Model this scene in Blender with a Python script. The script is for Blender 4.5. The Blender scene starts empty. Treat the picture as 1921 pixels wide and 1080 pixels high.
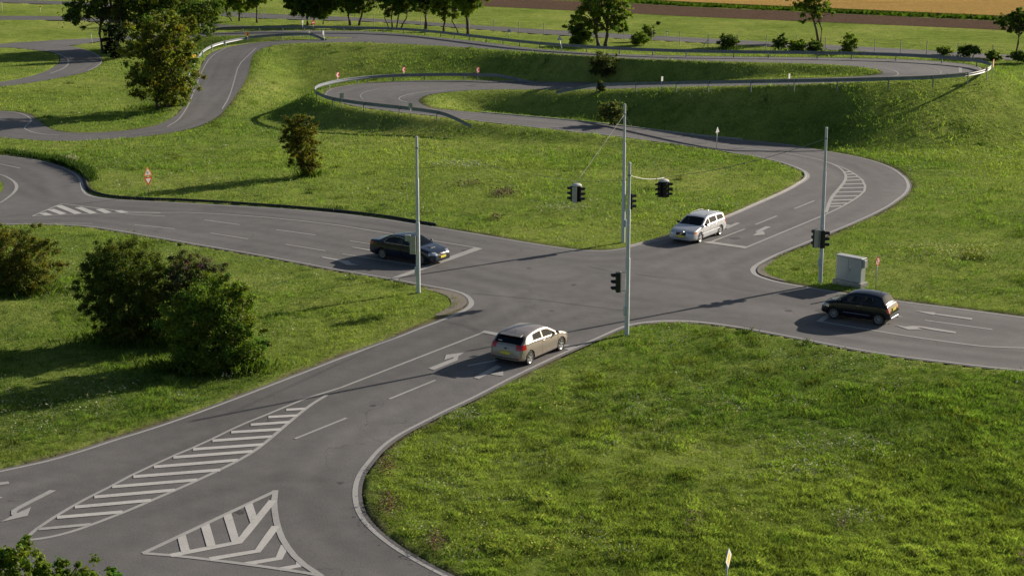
import bpy, bmesh, math, random
import numpy as np
from mathutils import Vector, Matrix
from mathutils.bvhtree import BVHTree
from mathutils.geometry import delaunay_2d_cdt

PI = math.pi
R = math.radians
SC = bpy.context.scene
COL = SC.collection

# ------------------------------------------------------------------ camera, sky, sun
FPX, PITCH, CH = 2928.3, 0.24429, 20.155          # focal length in photo pixels, tilt, height in metres
cam_d = bpy.data.cameras.new('camera')
cam_d.sensor_width = 36.0
cam_d.lens = FPX / 1921 * 36.0
cam_d.clip_start = 0.5
cam_d.clip_end = 9000
cam = bpy.data.objects.new('camera', cam_d)
COL.objects.link(cam)
cam.location = (0, 0, CH)
cam.rotation_euler = (PI / 2 - PITCH, 0, 0)
SC.camera = cam

SUN_AZ, SUN_EL = R(34.6), R(20.6)                 # direction towards the sun, measured from +X
world = bpy.data.worlds.new('World')
SC.world = world
world.use_nodes = True
wn = world.node_tree.nodes
wl = world.node_tree.links
for n in list(wn):
    wn.remove(n)
wo = wn.new('ShaderNodeOutputWorld')
wb = wn.new('ShaderNodeBackground')
sky = wn.new('ShaderNodeTexSky')
sky.sky_type = 'NISHITA'
sky.sun_disc = False
sky.sun_elevation = SUN_EL
sky.sun_rotation = PI / 2 - SUN_AZ
sky.air_density = 1.0
sky.dust_density = 1.5
wb.inputs['Strength'].default_value = 0.05
wl.new(sky.outputs[0], wb.inputs[0])
wl.new(wb.outputs[0], wo.inputs[0])
sun_d = bpy.data.lights.new('sun', 'SUN')
sun_d.energy = 5.0
sun_d.angle = R(0.55)
sun_d.color = (1.0, 0.885, 0.75)
sun = bpy.data.objects.new('sun', sun_d)
COL.objects.link(sun)
sv = Vector((math.cos(SUN_AZ) * math.cos(SUN_EL), math.sin(SUN_AZ) * math.cos(SUN_EL), math.sin(SUN_EL)))
sun.rotation_euler = sv.to_track_quat('Z', 'Y').to_euler()
sun.location = (60, 60, 60)
SC.view_settings.view_transform = 'Standard'
SC.view_settings.look = 'None'
SC.view_settings.gamma = 1.0
SC.view_settings.exposure = 0.60
SC.cycles.max_bounces = 6
SC.cycles.transparent_max_bounces = 8

# ------------------------------------------------------------------ helpers
def ray(px, py):
    x = (px - 960.5) / FPX
    y = -(py - 540) / FPX
    return Vector((x, math.cos(PITCH) + y * math.sin(PITCH), -math.sin(PITCH) + y * math.cos(PITCH)))

CAMP = Vector((0, 0, CH))

def at(px, py, z=0.0):
    r = ray(px, py)
    s = (CH - z) / -r.z
    return Vector((r.x * s, r.y * s, z))

def tag(o, label=None, cat=None, group=None, kind=None):
    if label: o['label'] = label
    if cat: o['category'] = cat
    if group: o['group'] = group
    if kind: o['kind'] = kind
    return o

def empty(name, loc, rz=0.0):
    o = bpy.data.objects.new(name, None)
    o.empty_display_size = 0.3
    o.location = loc
    o.rotation_euler = (0, 0, rz)
    COL.objects.link(o)
    return o

def copy_tree(o, parent=None):
    c = o.copy()
    COL.objects.link(c)
    c.parent = parent
    for ch in list(o.children):
        copy_tree(ch, c)
    return c

class MB:
    """collects shapes and links them as one mesh object"""
    def __init__(s):
        s.v = []; s.f = []
    def add(s, vs, fs):
        b = len(s.v)
        s.v += [tuple(v) for v in vs]
        s.f += [tuple(i + b for i in f) for f in fs]
        return s
    def box(s, c, size, rot=None, bev=0.0):
        hx, hy, hz = size[0] / 2, size[1] / 2, size[2] / 2
        M = rot if rot is not None else Matrix.Identity(3)
        c = Vector(c)
        if bev <= 0:
            vs = [c + M @ Vector((x * hx, y * hy, z * hz)) for z in (-1, 1) for (x, y) in ((-1, -1), (1, -1), (1, 1), (-1, 1))]
            return s.add(vs, [(3, 2, 1, 0), (4, 5, 6, 7), (0, 1, 5, 4), (1, 2, 6, 5), (2, 3, 7, 6), (3, 0, 4, 7)])
        ring = []
        for (sx, sy) in ((1, 1), (-1, 1), (-1, -1), (1, -1)):
            pts = [(sx * hx, sy * (hy - bev)), (sx * (hx - bev), sy * hy)]
            if sx * sy < 0: pts = pts[::-1]
            ring += pts
        rows = []
        for (z, k) in ((-hz, bev), (-hz + bev, 0), (hz - bev, 0), (hz, bev)):
            rows.append([c + M @ Vector((x - math.copysign(min(k, abs(x)), x), y - math.copysign(min(k, abs(y)), y), z)) for x, y in ring])
        n = 8
        vs = [p for r_ in rows for p in r_]
        fs = [tuple(range(n - 1, -1, -1)), tuple(range(3 * n, 4 * n))]
        for r_ in range(3):
            for i in range(n):
                j = (i + 1) % n
                fs.append((r_ * n + i, r_ * n + j, (r_ + 1) * n + j, (r_ + 1) * n + i))
        return s.add(vs, fs)
    def tube(s, pts, rad, n=8, cap=True):
        pts = [Vector(p) for p in pts]
        if not hasattr(rad, '__len__'): rad = [rad] * len(pts)
        vs = []; fs = []
        for i, p in enumerate(pts):
            d = (pts[min(i + 1, len(pts) - 1)] - pts[max(i - 1, 0)])
            if d.length < 1e-9: d = Vector((0, 0, 1))
            d.normalize()
            a = d.cross(Vector((0, 0, 1)))
            if a.length < 1e-3: a = Vector((1, 0, 0))
            a.normalize(); b = d.cross(a)
            for k in range(n):
                t = 2 * PI * k / n
                vs.append(p + (a * math.cos(t) + b * math.sin(t)) * rad[i])
        for i in range(len(pts) - 1):
            for k in range(n):
                k2 = (k + 1) % n
                fs.append((i * n + k, i * n + k2, (i + 1) * n + k2, (i + 1) * n + k))
        if cap:
            fs.append(tuple(range(n - 1, -1, -1)))
            fs.append(tuple(range((len(pts) - 1) * n, len(pts) * n)))
        return s.add(vs, fs)
    def disc(s, c, nrm, rad, n=16, thick=0.0):
        nrm = Vector(nrm).normalized()
        c = Vector(c)
        if thick > 0:
            return s.tube([c - nrm * thick / 2, c + nrm * thick / 2], rad, n)
        a = nrm.orthogonal().normalized(); b = nrm.cross(a)
        vs = [c + (a * math.cos(2 * PI * k / n) + b * math.sin(2 * PI * k / n)) * rad for k in range(n)]
        return s.add(vs, [tuple(range(n))])
    def lathe(s, prof, c, axis='y', n=28):
        """prof: (along, radius); closed ring of revolution"""
        vs = []; fs = []; m = len(prof); c = Vector(c)
        for k in range(n):
            t = 2 * PI * k / n
            for (a, r_) in prof:
                vs.append(c + Vector((r_ * math.cos(t), a, r_ * math.sin(t))))
        for k in range(n):
            k2 = (k + 1) % n
            for i in range(m - 1):
                fs.append((k * m + i, k * m + i + 1, k2 * m + i + 1, k2 * m + i))
        return s.add(vs, fs)
    def build(s, name, mat, parent=None, smooth=False, angle=None):
        me = bpy.data.meshes.new(name)
        me.from_pydata([tuple(v) for v in s.v], [], s.f)
        if mat is not None:
            me.materials.append(mat)
        if smooth:
            me.polygons.foreach_set('use_smooth', [True] * len(me.polygons))
            if angle:
                try: me.set_sharp_from_angle(angle=R(angle))
                except Exception: pass
        me.update()
        o = bpy.data.objects.new(name, me)
        COL.objects.link(o)
        if parent is not None: o.parent = parent
        return o

def np_mesh(name, verts, faces, mat, parent=None, colors=None, smooth=False, nper=3):
    """fast mesh from numpy arrays, faces all with nper corners"""
    me = bpy.data.meshes.new(name)
    nv, nf = len(verts), len(faces)
    me.vertices.add(nv)
    me.vertices.foreach_set('co', np.asarray(verts, np.float32).ravel())
    me.loops.add(nf * nper)
    me.loops.foreach_set('vertex_index', np.asarray(faces, np.int32).ravel())
    me.polygons.add(nf)
    me.polygons.foreach_set('loop_start', np.arange(0, nf * nper, nper, dtype=np.int32))
    me.update(calc_edges=True)
    if colors is not None:
        a = me.color_attributes.new('col', 'FLOAT_COLOR', 'POINT')
        c4 = np.ones((nv, 4), np.float32); c4[:, :3] = colors
        a.data.foreach_set('color', c4.ravel())
    if smooth:
        me.polygons.foreach_set('use_smooth', np.ones(nf, bool))
    me.materials.append(mat)
    o = bpy.data.objects.new(name, me)
    COL.objects.link(o)
    if parent is not None: o.parent = parent
    return o

_rng = np.random.default_rng(7)
_tab = _rng.random((256, 256)).astype(np.float32)

def vnoise(x, y, scale, seed=0):
    x = np.asarray(x) / scale + seed * 17.3; y = np.asarray(y) / scale + seed * 9.1
    xi = np.floor(x).astype(int); yi = np.floor(y).astype(int)
    fx = x - xi; fy = y - yi
    fx = fx * fx * (3 - 2 * fx); fy = fy * fy * (3 - 2 * fy)
    a = _tab[xi % 256, yi % 256]; b = _tab[(xi + 1) % 256, yi % 256]
    c = _tab[xi % 256, (yi + 1) % 256]; d = _tab[(xi + 1) % 256, (yi + 1) % 256]
    return (a * (1 - fx) + b * fx) * (1 - fy) + (c * (1 - fx) + d * fx) * fy

def fbm(x, y, scale, seed=0, n=4):
    t = 0; amp = 1; tot = 0
    for k in range(n):
        t = t + amp * vnoise(x, y, scale / 2 ** k, seed + k * 3); tot += amp; amp *= 0.55
    return t / tot

# ------------------------------------------------------------------ materials
def mat_new(name):
    m = bpy.data.materials.new(name); m.use_nodes = True
    nt = m.node_tree
    b = nt.nodes['Principled BSDF']
    return m, nt, b

def N(nt, t, **kw):
    n = nt.nodes.new(t)
    for k, v in kw.items():
        if k in n.inputs: n.inputs[k].default_value = v
        else: setattr(n, k, v)
    return n

def ramp(nt, fac, stops):
    r_ = nt.nodes.new('ShaderNodeValToRGB')
    el = r_.color_ramp.elements
    while len(el) < len(stops): el.new(0.5)
    for e, (p, c) in zip(el, stops):
        e.position = p; e.color = (*c, 1) if len(c) == 3 else c
    nt.links.new(fac, r_.inputs[0])
    return r_.outputs[0]

def mixc(nt, fac, a, b, mode='MIX'):
    m = nt.nodes.new('ShaderNodeMix'); m.data_type = 'RGBA'; m.blend_type = mode
    for sock, v in ((m.inputs[0], fac), (m.inputs[6], a), (m.inputs[7], b)):
        if hasattr(v, 'links'): nt.links.new(v, sock)
        elif isinstance(v, (int, float)): sock.default_value = v
        else: sock.default_value = (*v, 1)
    return m.outputs[2]

def bump(nt, b, height, strength=0.4, dist=0.05):
    n = N(nt, 'ShaderNodeBump', Strength=strength, Distance=dist)
    nt.links.new(height, n.inputs['Height'])
    nt.links.new(n.outputs[0], b.inputs['Normal'])

def objco(nt):
    return nt.nodes.new('ShaderNodeTexCoord').outputs['Object']

def plain(name, col, rough=0.6, metal=0.0, var=0.12, vscale=6.0, coat=0.0, bumps=0.0, bscale=40):
    m, nt, b = mat_new(name)
    co = objco(nt)
    n = N(nt, 'ShaderNodeTexNoise', Scale=vscale, Detail=5.0)
    nt.links.new(co, n.inputs['Vector'])
    lo = tuple(c * (1 - var) for c in col); hi = tuple(min(1, c * (1 + var)) for c in col)
    nt.links.new(ramp(nt, n.outputs[0], [(0.3, lo), (0.7, hi)]), b.inputs['Base Color'])
    b.inputs['Roughness'].default_value = rough
    b.inputs['Metallic'].default_value = metal
    b.inputs['Coat Weight'].default_value = coat
    b.inputs['Coat Roughness'].default_value = 0.05
    if bumps:
        n2 = N(nt, 'ShaderNodeTexNoise', Scale=bscale, Detail=4.0)
        nt.links.new(co, n2.inputs['Vector'])
        bump(nt, b, n2.outputs[0], bumps, 0.01)
    return m

def mat_asphalt(name, base=0.130, cracks=True):
    m, nt, b = mat_new(name)
    co = objco(nt)
    at_ = N(nt, 'ShaderNodeAttribute'); at_.attribute_name = 'col'
    big = N(nt, 'ShaderNodeTexNoise', Scale=0.12, Detail=5.0, Roughness=0.6)
    mid = N(nt, 'ShaderNodeTexNoise', Scale=1.1, Detail=6.0, Roughness=0.65)
    fine = N(nt, 'ShaderNodeTexNoise', Scale=17.0, Detail=6.0, Roughness=0.85)
    for n in (big, mid, fine): nt.links.new(co, n.inputs['Vector'])
    warm = (base * 1.01, base * 0.99, base * 0.985)
    c1 = ramp(nt, big.outputs[0], [(0.3, tuple(v * 0.80 for v in warm)), (0.7, tuple(v * 1.13 for v in warm))])
    c2 = ramp(nt, mid.outputs[0], [(0.3, (0.86, 0.86, 0.87)), (0.72, (1.11, 1.10, 1.09))])
    c3 = ramp(nt, fine.outputs[0], [(0.30, (0.50, 0.50, 0.50)), (0.5, (1, 1, 1)), (0.75, (1.75, 1.72, 1.68))])
    c = mixc(nt, 1.0, c1, c2, 'MULTIPLY')
    c = mixc(nt, 1.0, c, c3, 'MULTIPLY')
    c = mixc(nt, 1.0, c, at_.outputs['Color'], 'MULTIPLY')
    if cracks:
        w = N(nt, 'ShaderNodeTexNoise', Scale=0.5, Detail=6.0)
        nt.links.new(co, w.inputs['Vector'])
        va = nt.nodes.new('ShaderNodeVectorMath'); va.operation = 'MULTIPLY_ADD'
        nt.links.new(w.outputs['Color'], va.inputs[0]); va.inputs[1].default_value = (5, 5, 5)
        nt.links.new(co, va.inputs[2])
        vo = N(nt, 'ShaderNodeTexVoronoi', Scale=0.07, feature='DISTANCE_TO_EDGE')
        nt.links.new(va.outputs[0], vo.inputs['Vector'])
        line = ramp(nt, vo.outputs['Distance'], [(0.0, (1, 1, 1)), (0.0016, (0, 0, 0))])
        gate = ramp(nt, big.outputs[0], [(0.48, (0, 0, 0)), (0.55, (0.55, 0.55, 0.55))])
        mk = mixc(nt, 1.0, line, gate, 'MULTIPLY')
        c = mixc(nt, mk, c, (0.035, 0.034, 0.033))
    nt.links.new(c, b.inputs['Base Color'])
    b.inputs['Roughness'].default_value = 0.82
    b.inputs['Specular IOR Level'].default_value = 0.35
    bump(nt, b, fine.outputs[0], 0.35, 0.01)
    return m

def mat_paint(name='road_paint', base=0.36):
    m, nt, b = mat_new(name)
    co = objco(nt)
    n1 = N(nt, 'ShaderNodeTexNoise', Scale=9.0, Detail=8.0, Roughness=0.8)
    n2 = N(nt, 'ShaderNodeTexNoise', Scale=0.6, Detail=4.0)
    for n in (n1, n2): nt.links.new(co, n.inputs['Vector'])
    mth = nt.nodes.new('ShaderNodeMath'); mth.operation = 'MULTIPLY_ADD'
    nt.links.new(n2.outputs[0], mth.inputs[0]); mth.inputs[1].default_value = 0.45
    nt.links.new(n1.outputs[0], mth.inputs[2])
    c = ramp(nt, mth.outputs[0], [(0.48, (0.16, 0.155, 0.15)), (0.60, (base * 0.86, base * 0.85, base * 0.82)), (0.9, (base * 1.1, base * 1.09, base * 1.05))])
    nt.links.new(c, b.inputs['Base Color'])
    b.inputs['Roughness'].default_value = 0.7
    return m

def mat_ground():
    m, nt, b = mat_new('grass_ground')
    co = objco(nt)
    a = N(nt, 'ShaderNodeTexNoise', Scale=0.05, Detail=6.0, Roughness=0.6)
    c_ = N(nt, 'ShaderNodeTexNoise', Scale=0.55, Detail=7.0, Roughness=0.72)
    d = N(nt, 'ShaderNodeTexNoise', Scale=7.0, Detail=6.0, Roughness=0.8)
    for n in (a, c_, d): nt.links.new(co, n.inputs['Vector'])
    c1 = ramp(nt, a.outputs[0], [(0.3, (0.135, 0.200, 0.040)), (0.5, (0.215, 0.280, 0.062)), (0.75, (0.320, 0.345, 0.100))])
    c2 = ramp(nt, c_.outputs[0], [(0.3, (0.55, 0.62, 0.6)), (0.5, (0.95, 0.97, 0.95)), (0.72, (1.3, 1.22, 1.2))])
    c3 = ramp(nt, d.outputs[0], [(0.3, (0.5, 0.55, 0.5)), (0.5, (1, 1, 1)), (0.7, (1.45, 1.35, 1.3))])
    at_ = N(nt, 'ShaderNodeAttribute'); at_.attribute_name = 'col'
    c = mixc(nt, 1.0, c1, c2, 'MULTIPLY'); c = mixc(nt, 1.0, c, c3, 'MULTIPLY')
    sep = nt.nodes.new('ShaderNodeSeparateColor'); nt.links.new(at_.outputs['Color'], sep.inputs[0])
    c = mixc(nt, sep.outputs[0], c, (0.13, 0.105, 0.075))
    nt.links.new(c, b.inputs['Base Color'])
    b.inputs['Roughness'].default_value = 0.9
    b.inputs['Specular IOR Level'].default_value = 0.0
    mx = nt.nodes.new('ShaderNodeMath'); mx.operation = 'MULTIPLY_ADD'
    nt.links.new(c_.outputs[0], mx.inputs[0]); mx.inputs[1].default_value = 2.2
    nt.links.new(d.outputs[0], mx.inputs[2])
    bump(nt, b, mx.outputs[0], 0.9, 0.16)
    return m

def mat_leaf(name, rough=0.6, trans=0.4, tint=(1.25, 1.35, 0.55)):
    """colour from the 'col' attribute, part of the light passing through"""
    m, nt, b = mat_new(name)
    at_ = N(nt, 'ShaderNodeAttribute'); at_.attribute_name = 'col'
    nt.links.new(at_.outputs['Color'], b.inputs['Base Color'])
    b.inputs['Roughness'].default_value = rough
    b.inputs['Specular IOR Level'].default_value = 0.12
    tr = nt.nodes.new('ShaderNodeBsdfTranslucent')
    nt.links.new(mixc(nt, 1.0, at_.outputs['Color'], tint, 'MULTIPLY'), tr.inputs[0])
    mx = nt.nodes.new('ShaderNodeMixShader'); mx.inputs[0].default_value = trans
    nt.links.new(b.outputs[0], mx.inputs[1]); nt.links.new(tr.outputs[0], mx.inputs[2])
    nt.links.new(mx.outputs[0], nt.nodes['Material Output'].inputs[0])
    return m

def mat_field(name, lo, hi, sc, direction, stripe=1.2, bmp=0.5):
    m, nt, b = mat_new(name)
    co = objco(nt)
    mp = N(nt, 'ShaderNodeMapping'); mp.inputs['Rotation'].default_value = (0, 0, -direction)
    nt.links.new(co, mp.inputs[0])
    mp.inputs['Scale'].default_value = (0.18, 1, 1)
    st = N(nt, 'ShaderNodeTexNoise', Scale=stripe, Detail=5.0, Roughness=0.7)
    nt.links.new(mp.outputs[0], st.inputs['Vector'])
    n = N(nt, 'ShaderNodeTexNoise', Scale=sc, Detail=7.0, Roughness=0.8)
    nt.links.new(co, n.inputs['Vector'])
    c1 = ramp(nt, st.outputs[0], [(0.3, lo), (0.7, hi)])
    c2 = ramp(nt, n.outputs[0], [(0.3, (0.55, 0.55, 0.55)), (0.5, (1, 1, 1)), (0.7, (1.4, 1.4, 1.35))])
    nt.links.new(mixc(nt, 1.0, c1, c2, 'MULTIPLY'), b.inputs['Base Color'])
    b.inputs['Roughness'].default_value = 1.0
    b.inputs['Specular IOR Level'].default_value = 0.0
    bump(nt, b, n.outputs[0], bmp, 0.2)
    return m

def mat_glass(name='car_glass', tint=0.22):
    m, nt, b = mat_new(name)
    tr = nt.nodes.new('ShaderNodeBsdfTransparent'); tr.inputs[0].default_value = (tint, tint * 1.08, tint * 1.05, 1)
    gl = nt.nodes.new('ShaderNodeBsdfGlossy'); gl.inputs['Roughness'].default_value = 0.0
    gl.inputs[0].default_value = (0.62, 0.66, 0.70, 1)
    fr = N(nt, 'ShaderNodeFresnel', IOR=1.5)
    mx = nt.nodes.new('ShaderNodeMixShader')
    nt.links.new(fr.outputs[0], mx.inputs[0]); nt.links.new(tr.outputs[0], mx.inputs[1]); nt.links.new(gl.outputs[0], mx.inputs[2])
    nt.links.new(mx.outputs[0], nt.nodes['Material Output'].inputs[0])
    return m

def car_paint(name, col, metal=0.35, rough=0.32, coat=0.8):
    m, nt, b = mat_new(name)
    n = N(nt, 'ShaderNodeTexNoise', Scale=3.0, Detail=4.0)
    nt.links.new(objco(nt), n.inputs['Vector'])
    nt.links.new(ramp(nt, n.outputs[0], [(0.3, tuple(c * 0.94 for c in col)), (0.7, tuple(c * 1.05 for c in col))]), b.inputs['Base Color'])
    b.inputs['Metallic'].default_value = metal
    b.inputs['Roughness'].default_value = rough
    b.inputs['Coat Weight'].default_value = coat
    b.inputs['Coat Roughness'].default_value = 0.04
    b.inputs['Specular IOR Level'].default_value = 0.3
    return m

M = {}
M['asphalt'] = mat_asphalt('asphalt')
M['asphalt_far'] = mat_asphalt('asphalt_back_road', 0.10, False)
M['paint'] = mat_paint('road_paint', 0.34)
M['oil'] = plain('oil_stain', (0.06, 0.058, 0.056), 0.6, var=0.3)
M['paint_bar'] = mat_paint('bright_road_paint', 0.45)
M['paint_worn'] = mat_paint('worn_road_paint', 0.27)
M['concrete'] = plain('kerb_concrete', (0.33, 0.32, 0.30), 0.85, var=0.18, vscale=3, bumps=0.4)
M['gravel'] = plain('gravel_verge', (0.17, 0.145, 0.12), 0.95, var=0.4, vscale=22, bumps=1.0, bscale=60)
M['ground'] = mat_ground()
M['grass'] = mat_leaf('grass_blades', 0.55, 0.42, (1.15, 1.25, 0.5))
M['leaf'] = mat_leaf('leaves', 0.5, 0.45, (1.2, 1.35, 0.45))
M['petal'] = mat_leaf('petals', 0.7, 0.3, (1, 1, 1))
M['bark'] = plain('bark', (0.085, 0.068, 0.05), 0.9, var=0.4, vscale=5, bumps=0.8)
M['plough'] = mat_field('ploughed_soil', (0.095, 0.064, 0.046), (0.135, 0.095, 0.070), 1.6, 0.0, 1.2, 0.9)
M['wheat'] = mat_field('ripe_wheat', (0.32, 0.205, 0.065), (0.42, 0.280, 0.100), 1.4, 0.0, 0.6, 0.7)
M['pole'] = plain('galvanised_pole', (0.56, 0.61, 0.64), 0.5, 0.1, 0.08, 1.5)
M['steel'] = plain('galvanised_steel', (0.20, 0.225, 0.25), 0.5, 0.1, 0.18, 2.0)
M['wire'] = plain('steel_wire', (0.17, 0.175, 0.18), 0.7, 0.0)
M['sleeve'] = plain('white_cable_sleeve', (0.62, 0.62, 0.60), 0.5)
M['black'] = plain('black_plastic', (0.012, 0.013, 0.014), 0.45)
M['rubber'] = plain('black_rubber', (0.022, 0.022, 0.023), 0.75, var=0.3, bumps=0.4)
M['back'] = plain('pale_backplate', (0.40, 0.41, 0.35), 0.6, 0.1)
M['cabinet'] = plain('cabinet_grey', (0.42, 0.44, 0.44), 0.5, 0.05, 0.06, 1.2)
M['white'] = plain('white_sign_face', (0.75, 0.75, 0.73), 0.45, var=0.05)
M['red'] = plain('red_sign_face', (0.60, 0.045, 0.03), 0.45, var=0.06)
M['yellow'] = plain('yellow_sign_face', (0.85, 0.55, 0.02), 0.45, var=0.05)
M['orange'] = plain('orange_sign_face', (0.85, 0.24, 0.06), 0.45, var=0.05)
M['blue'] = plain('blue_sign_face', (0.03, 0.12, 0.45), 0.45)
M['sign_back'] = plain('aluminium_sign_back', (0.48, 0.49, 0.50), 0.45, 0.5)
M['glass'] = mat_glass()
M['tyre'] = plain('tyre_rubber', (0.018, 0.018, 0.019), 0.8)
M['rim'] = plain('alloy_rim', (0.62, 0.62, 0.64), 0.28, 0.8, 0.03)
M['rim_dark'] = plain('dark_alloy_rim', (0.30, 0.30, 0.32), 0.35, 0.2, 0.03)
M['trim'] = plain('black_trim', (0.015, 0.015, 0.016), 0.5)
M['chrome'] = plain('chrome', (0.75, 0.75, 0.77), 0.12, 1.0, 0.02)
M['seat'] = plain('dark_seat_fabric', (0.03, 0.03, 0.033), 0.8)
M['ivory'] = plain('ivory_seat', (0.55, 0.50, 0.40), 0.6)
M['tail'] = plain('red_lamp_glass', (0.50, 0.012, 0.015), 0.12, 0.0, 0.05, coat=1.0)
M['head'] = plain('headlamp_glass', (0.55, 0.57, 0.60), 0.10, 0.6, 0.3, 14, coat=1.0)
M['amber'] = plain('amber_lamp', (0.75, 0.25, 0.06), 0.2, coat=1.0)
M['plate'] = plain('yellow_number_plate', (0.78, 0.66, 0.06), 0.4)
M['plate_text'] = plain('plate_lettering', (0.05, 0.06, 0.05), 0.5)
M['lens_off'] = plain('unlit_lens', (0.05, 0.04, 0.035), 0.15, coat=1.0)

# ------------------------------------------------------------------ road outlines (photo traces laid on the ground in metres)
NORTH = [(-330, 284), (-60, 288), (0, 291.5), (34, 296), (64, 299.6), (96, 307.5), (123.5, 317), (140.5, 325.6), (151, 336), (153.7, 349), (156, 359), (164, 366.5), (185, 371.5), (223.5, 375.6), (300, 379),
         (333, 381), (400, 384.5), (500, 390), (580, 396), (640, 401.5), (700, 409), (773, 419.5), (840, 430.5), (890, 439), (940, 447.5), (990, 456), (1040, 463.5), (1073, 468.3), (1107, 470.7), (1135, 470.7), (1157, 468.7), (1182, 464), (1207, 457.5),
         (1240, 450), (1290, 433.5), (1357, 411), (1390, 397.5), (1422, 383), (1450, 371), (1474, 360), (1489, 352), (1500, 345), (1510, 339), (1515, 334), (1516, 328.5), (1512.5, 323.5), (1505.5, 319), (1487, 311), (1461, 302.5), (1422, 294), (1383, 287.6)]
EAST = [(1390, 262.5), (1422, 265.5), (1474, 271), (1511, 277.5), (1555, 284.8), (1595, 292), (1630, 300), (1650, 306.3), (1667, 313), (1679, 319.2), (1688, 326), (1696, 332.5), (1701.5, 339.5), (1704.6, 349), (1701, 359), (1695, 365.5), (1688, 371), (1667, 386), (1649, 395.5), (1630, 405), (1591, 422), (1547, 440), (1516, 453.5),
        (1474, 470), (1455, 478), (1438, 486.5), (1424, 494), (1415, 500.5), (1411.5, 506), (1413.5, 512), (1420, 517), (1430, 520.8), (1446, 526), (1463, 530.3), (1497, 536.3), (1533, 542.5), (1580, 550), (1630, 557.5), (1680, 564.5), (1730, 571), (1780, 577.3), (1850, 586.5), (1920, 595.8), (2150, 624), (2650, 676)]
SOUTH = [(2650, 760), (2150, 715), (1920, 694.5), (1850, 687.5), (1780, 679), (1713, 671), (1647, 661.5), (1597, 653), (1547, 643.5), (1497, 633.5), (1447, 624), (1397, 615), (1347, 607.5), (1310, 603.5), (1280, 601.5), (1240, 601.8), (1207, 604.8), (1190, 607.5), (1173, 611.5), (1157, 617.5), (1140, 625.3), (1107, 640), (1073, 655), (1040, 669.5), (1007, 685),
         (973, 701.5), (940, 718), (905, 736.5), (873, 752.5), (840, 767.5), (807, 784.5), (780, 798), (757, 810), (738, 821.5), (722, 833), (705, 849), (691, 866.5), (680, 880), (672.5, 893.5), (668, 906), (666, 920), (666.3, 933), (668.5, 947), (673, 960), (681, 974), (692, 987), (707, 1001), (729, 1019), (757, 1037.5), (790, 1056.5), (823, 1074), (880, 1101), (960, 1136), (1120, 1200)]
WEST = [(-260, 1200), (-260, 945), (0, 884), (50, 873.5), (100, 862), (157, 845), (213, 826), (273, 808), (333, 788), (395, 765.5), (455, 743), (517, 719), (580, 695), (640, 671.5), (700, 649.5), (757, 628.5), (790, 615), (820, 604), (840, 596), (856, 589), (871, 582.5), (881, 576), (885, 569.5), (883, 562), (877, 555.5), (868, 550.3), (852, 545), (833, 541),
        (812, 537.5), (790, 533.5), (733, 522.5), (675, 512.7), (617, 502.8), (558, 491.5), (500, 480.5), (440, 470), (380, 460), (300, 446), (217, 431.5), (185, 426.5), (150, 423), (100, 420.5), (50, 420), (0, 421), (-60, 424), (-330, 436)]
ISLE = [(-200, 314), (-60, 318), (0, 327), (15, 333), (27.7, 341.6), (32, 350), (28, 360), (13, 372.5), (0, 381), (-60, 402), (-200, 412)]

def ZF(z): return z

def W(pts, z=0.0): return [at(x, y, z) for x, y in pts]

def offset(pts, d):
    """shift a polyline sideways by d metres (positive to its left)"""
    out = []
    for i, p in enumerate(pts):
        a = pts[max(i - 1, 0)]; b = pts[min(i + 1, len(pts) - 1)]
        t = (b - a); t.z = 0; t.normalize()
        n = Vector((-t.y, t.x, 0))
        out.append(p + n * d)
    return out

def resample(pts, step):
    out = [pts[0].copy()]
    for a, b in zip(pts, pts[1:]):
        n = max(1, int((b - a).length / step))
        for k in range(1, n + 1): out.append(a.lerp(b, k / n))
    return out

def smooth_line(pts, it=2):
    for _ in range(it):
        q = [pts[0]]
        for a, b in zip(pts, pts[1:]):
            q.append(a.lerp(b, 0.25)); q.append(a.lerp(b, 0.75))
        q.append(pts[-1]); pts = q
    return pts

wN, wE, wS, wW, wI = (smooth_line(W(p), 1) for p in (NORTH, EAST, SOUTH, WEST, ISLE))
SHO = 0.24
oN = offset(wN, SHO); oE = offset(wE, SHO); oS = offset(wS, SHO); oW = offset(wW, SHO); oI = offset(wI, -0.9)
outline = oN + oE + oS + oW
poly2 = [Vector((p.x, p.y)) for p in outline]
isle2 = [Vector((p.x, p.y)) for p in oI]

def inside(poly, X, Y):
    P = np.array([(p.x, p.y) for p in poly]); res = np.zeros(len(X), bool)
    x1, y1 = P[:, 0], P[:, 1]; x2, y2 = np.roll(x1, -1), np.roll(y1, -1)
    for a, b, c, d in zip(x1, y1, x2, y2):
        if b == d: continue
        k = (b > Y) != (d > Y)
        res ^= k & (X < (c - a) * (Y - b) / (d - b) + a)
    return res

def dist_poly(lines, X, Y):
    D = np.full(len(X), 1e9)
    for L_ in lines:
        for a, b in zip(L_, L_[1:]):
            ax, ay, bx, by = a.x, a.y, b.x, b.y
            l2 = (bx - ax) ** 2 + (by - ay) ** 2
            if l2 < 1e-9: continue
            t = np.clip(((X - ax) * (bx - ax) + (Y - ay) * (by - ay)) / l2, 0, 1)
            D = np.minimum(D, np.hypot(X - ax - t * (bx - ax), Y - ay - t * (by - ay)))
    return D

def wear(d):
    w = 1.0 - 0.15 * np.exp(-((d - 1.15) / 0.35) ** 2) - 0.15 * np.exp(-((d - 2.75) / 0.38) ** 2) + 0.07 * np.exp(-((d - 1.95) / 0.35) ** 2) - 0.05 * np.exp(-(d / 0.3) ** 2)
    return w

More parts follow.
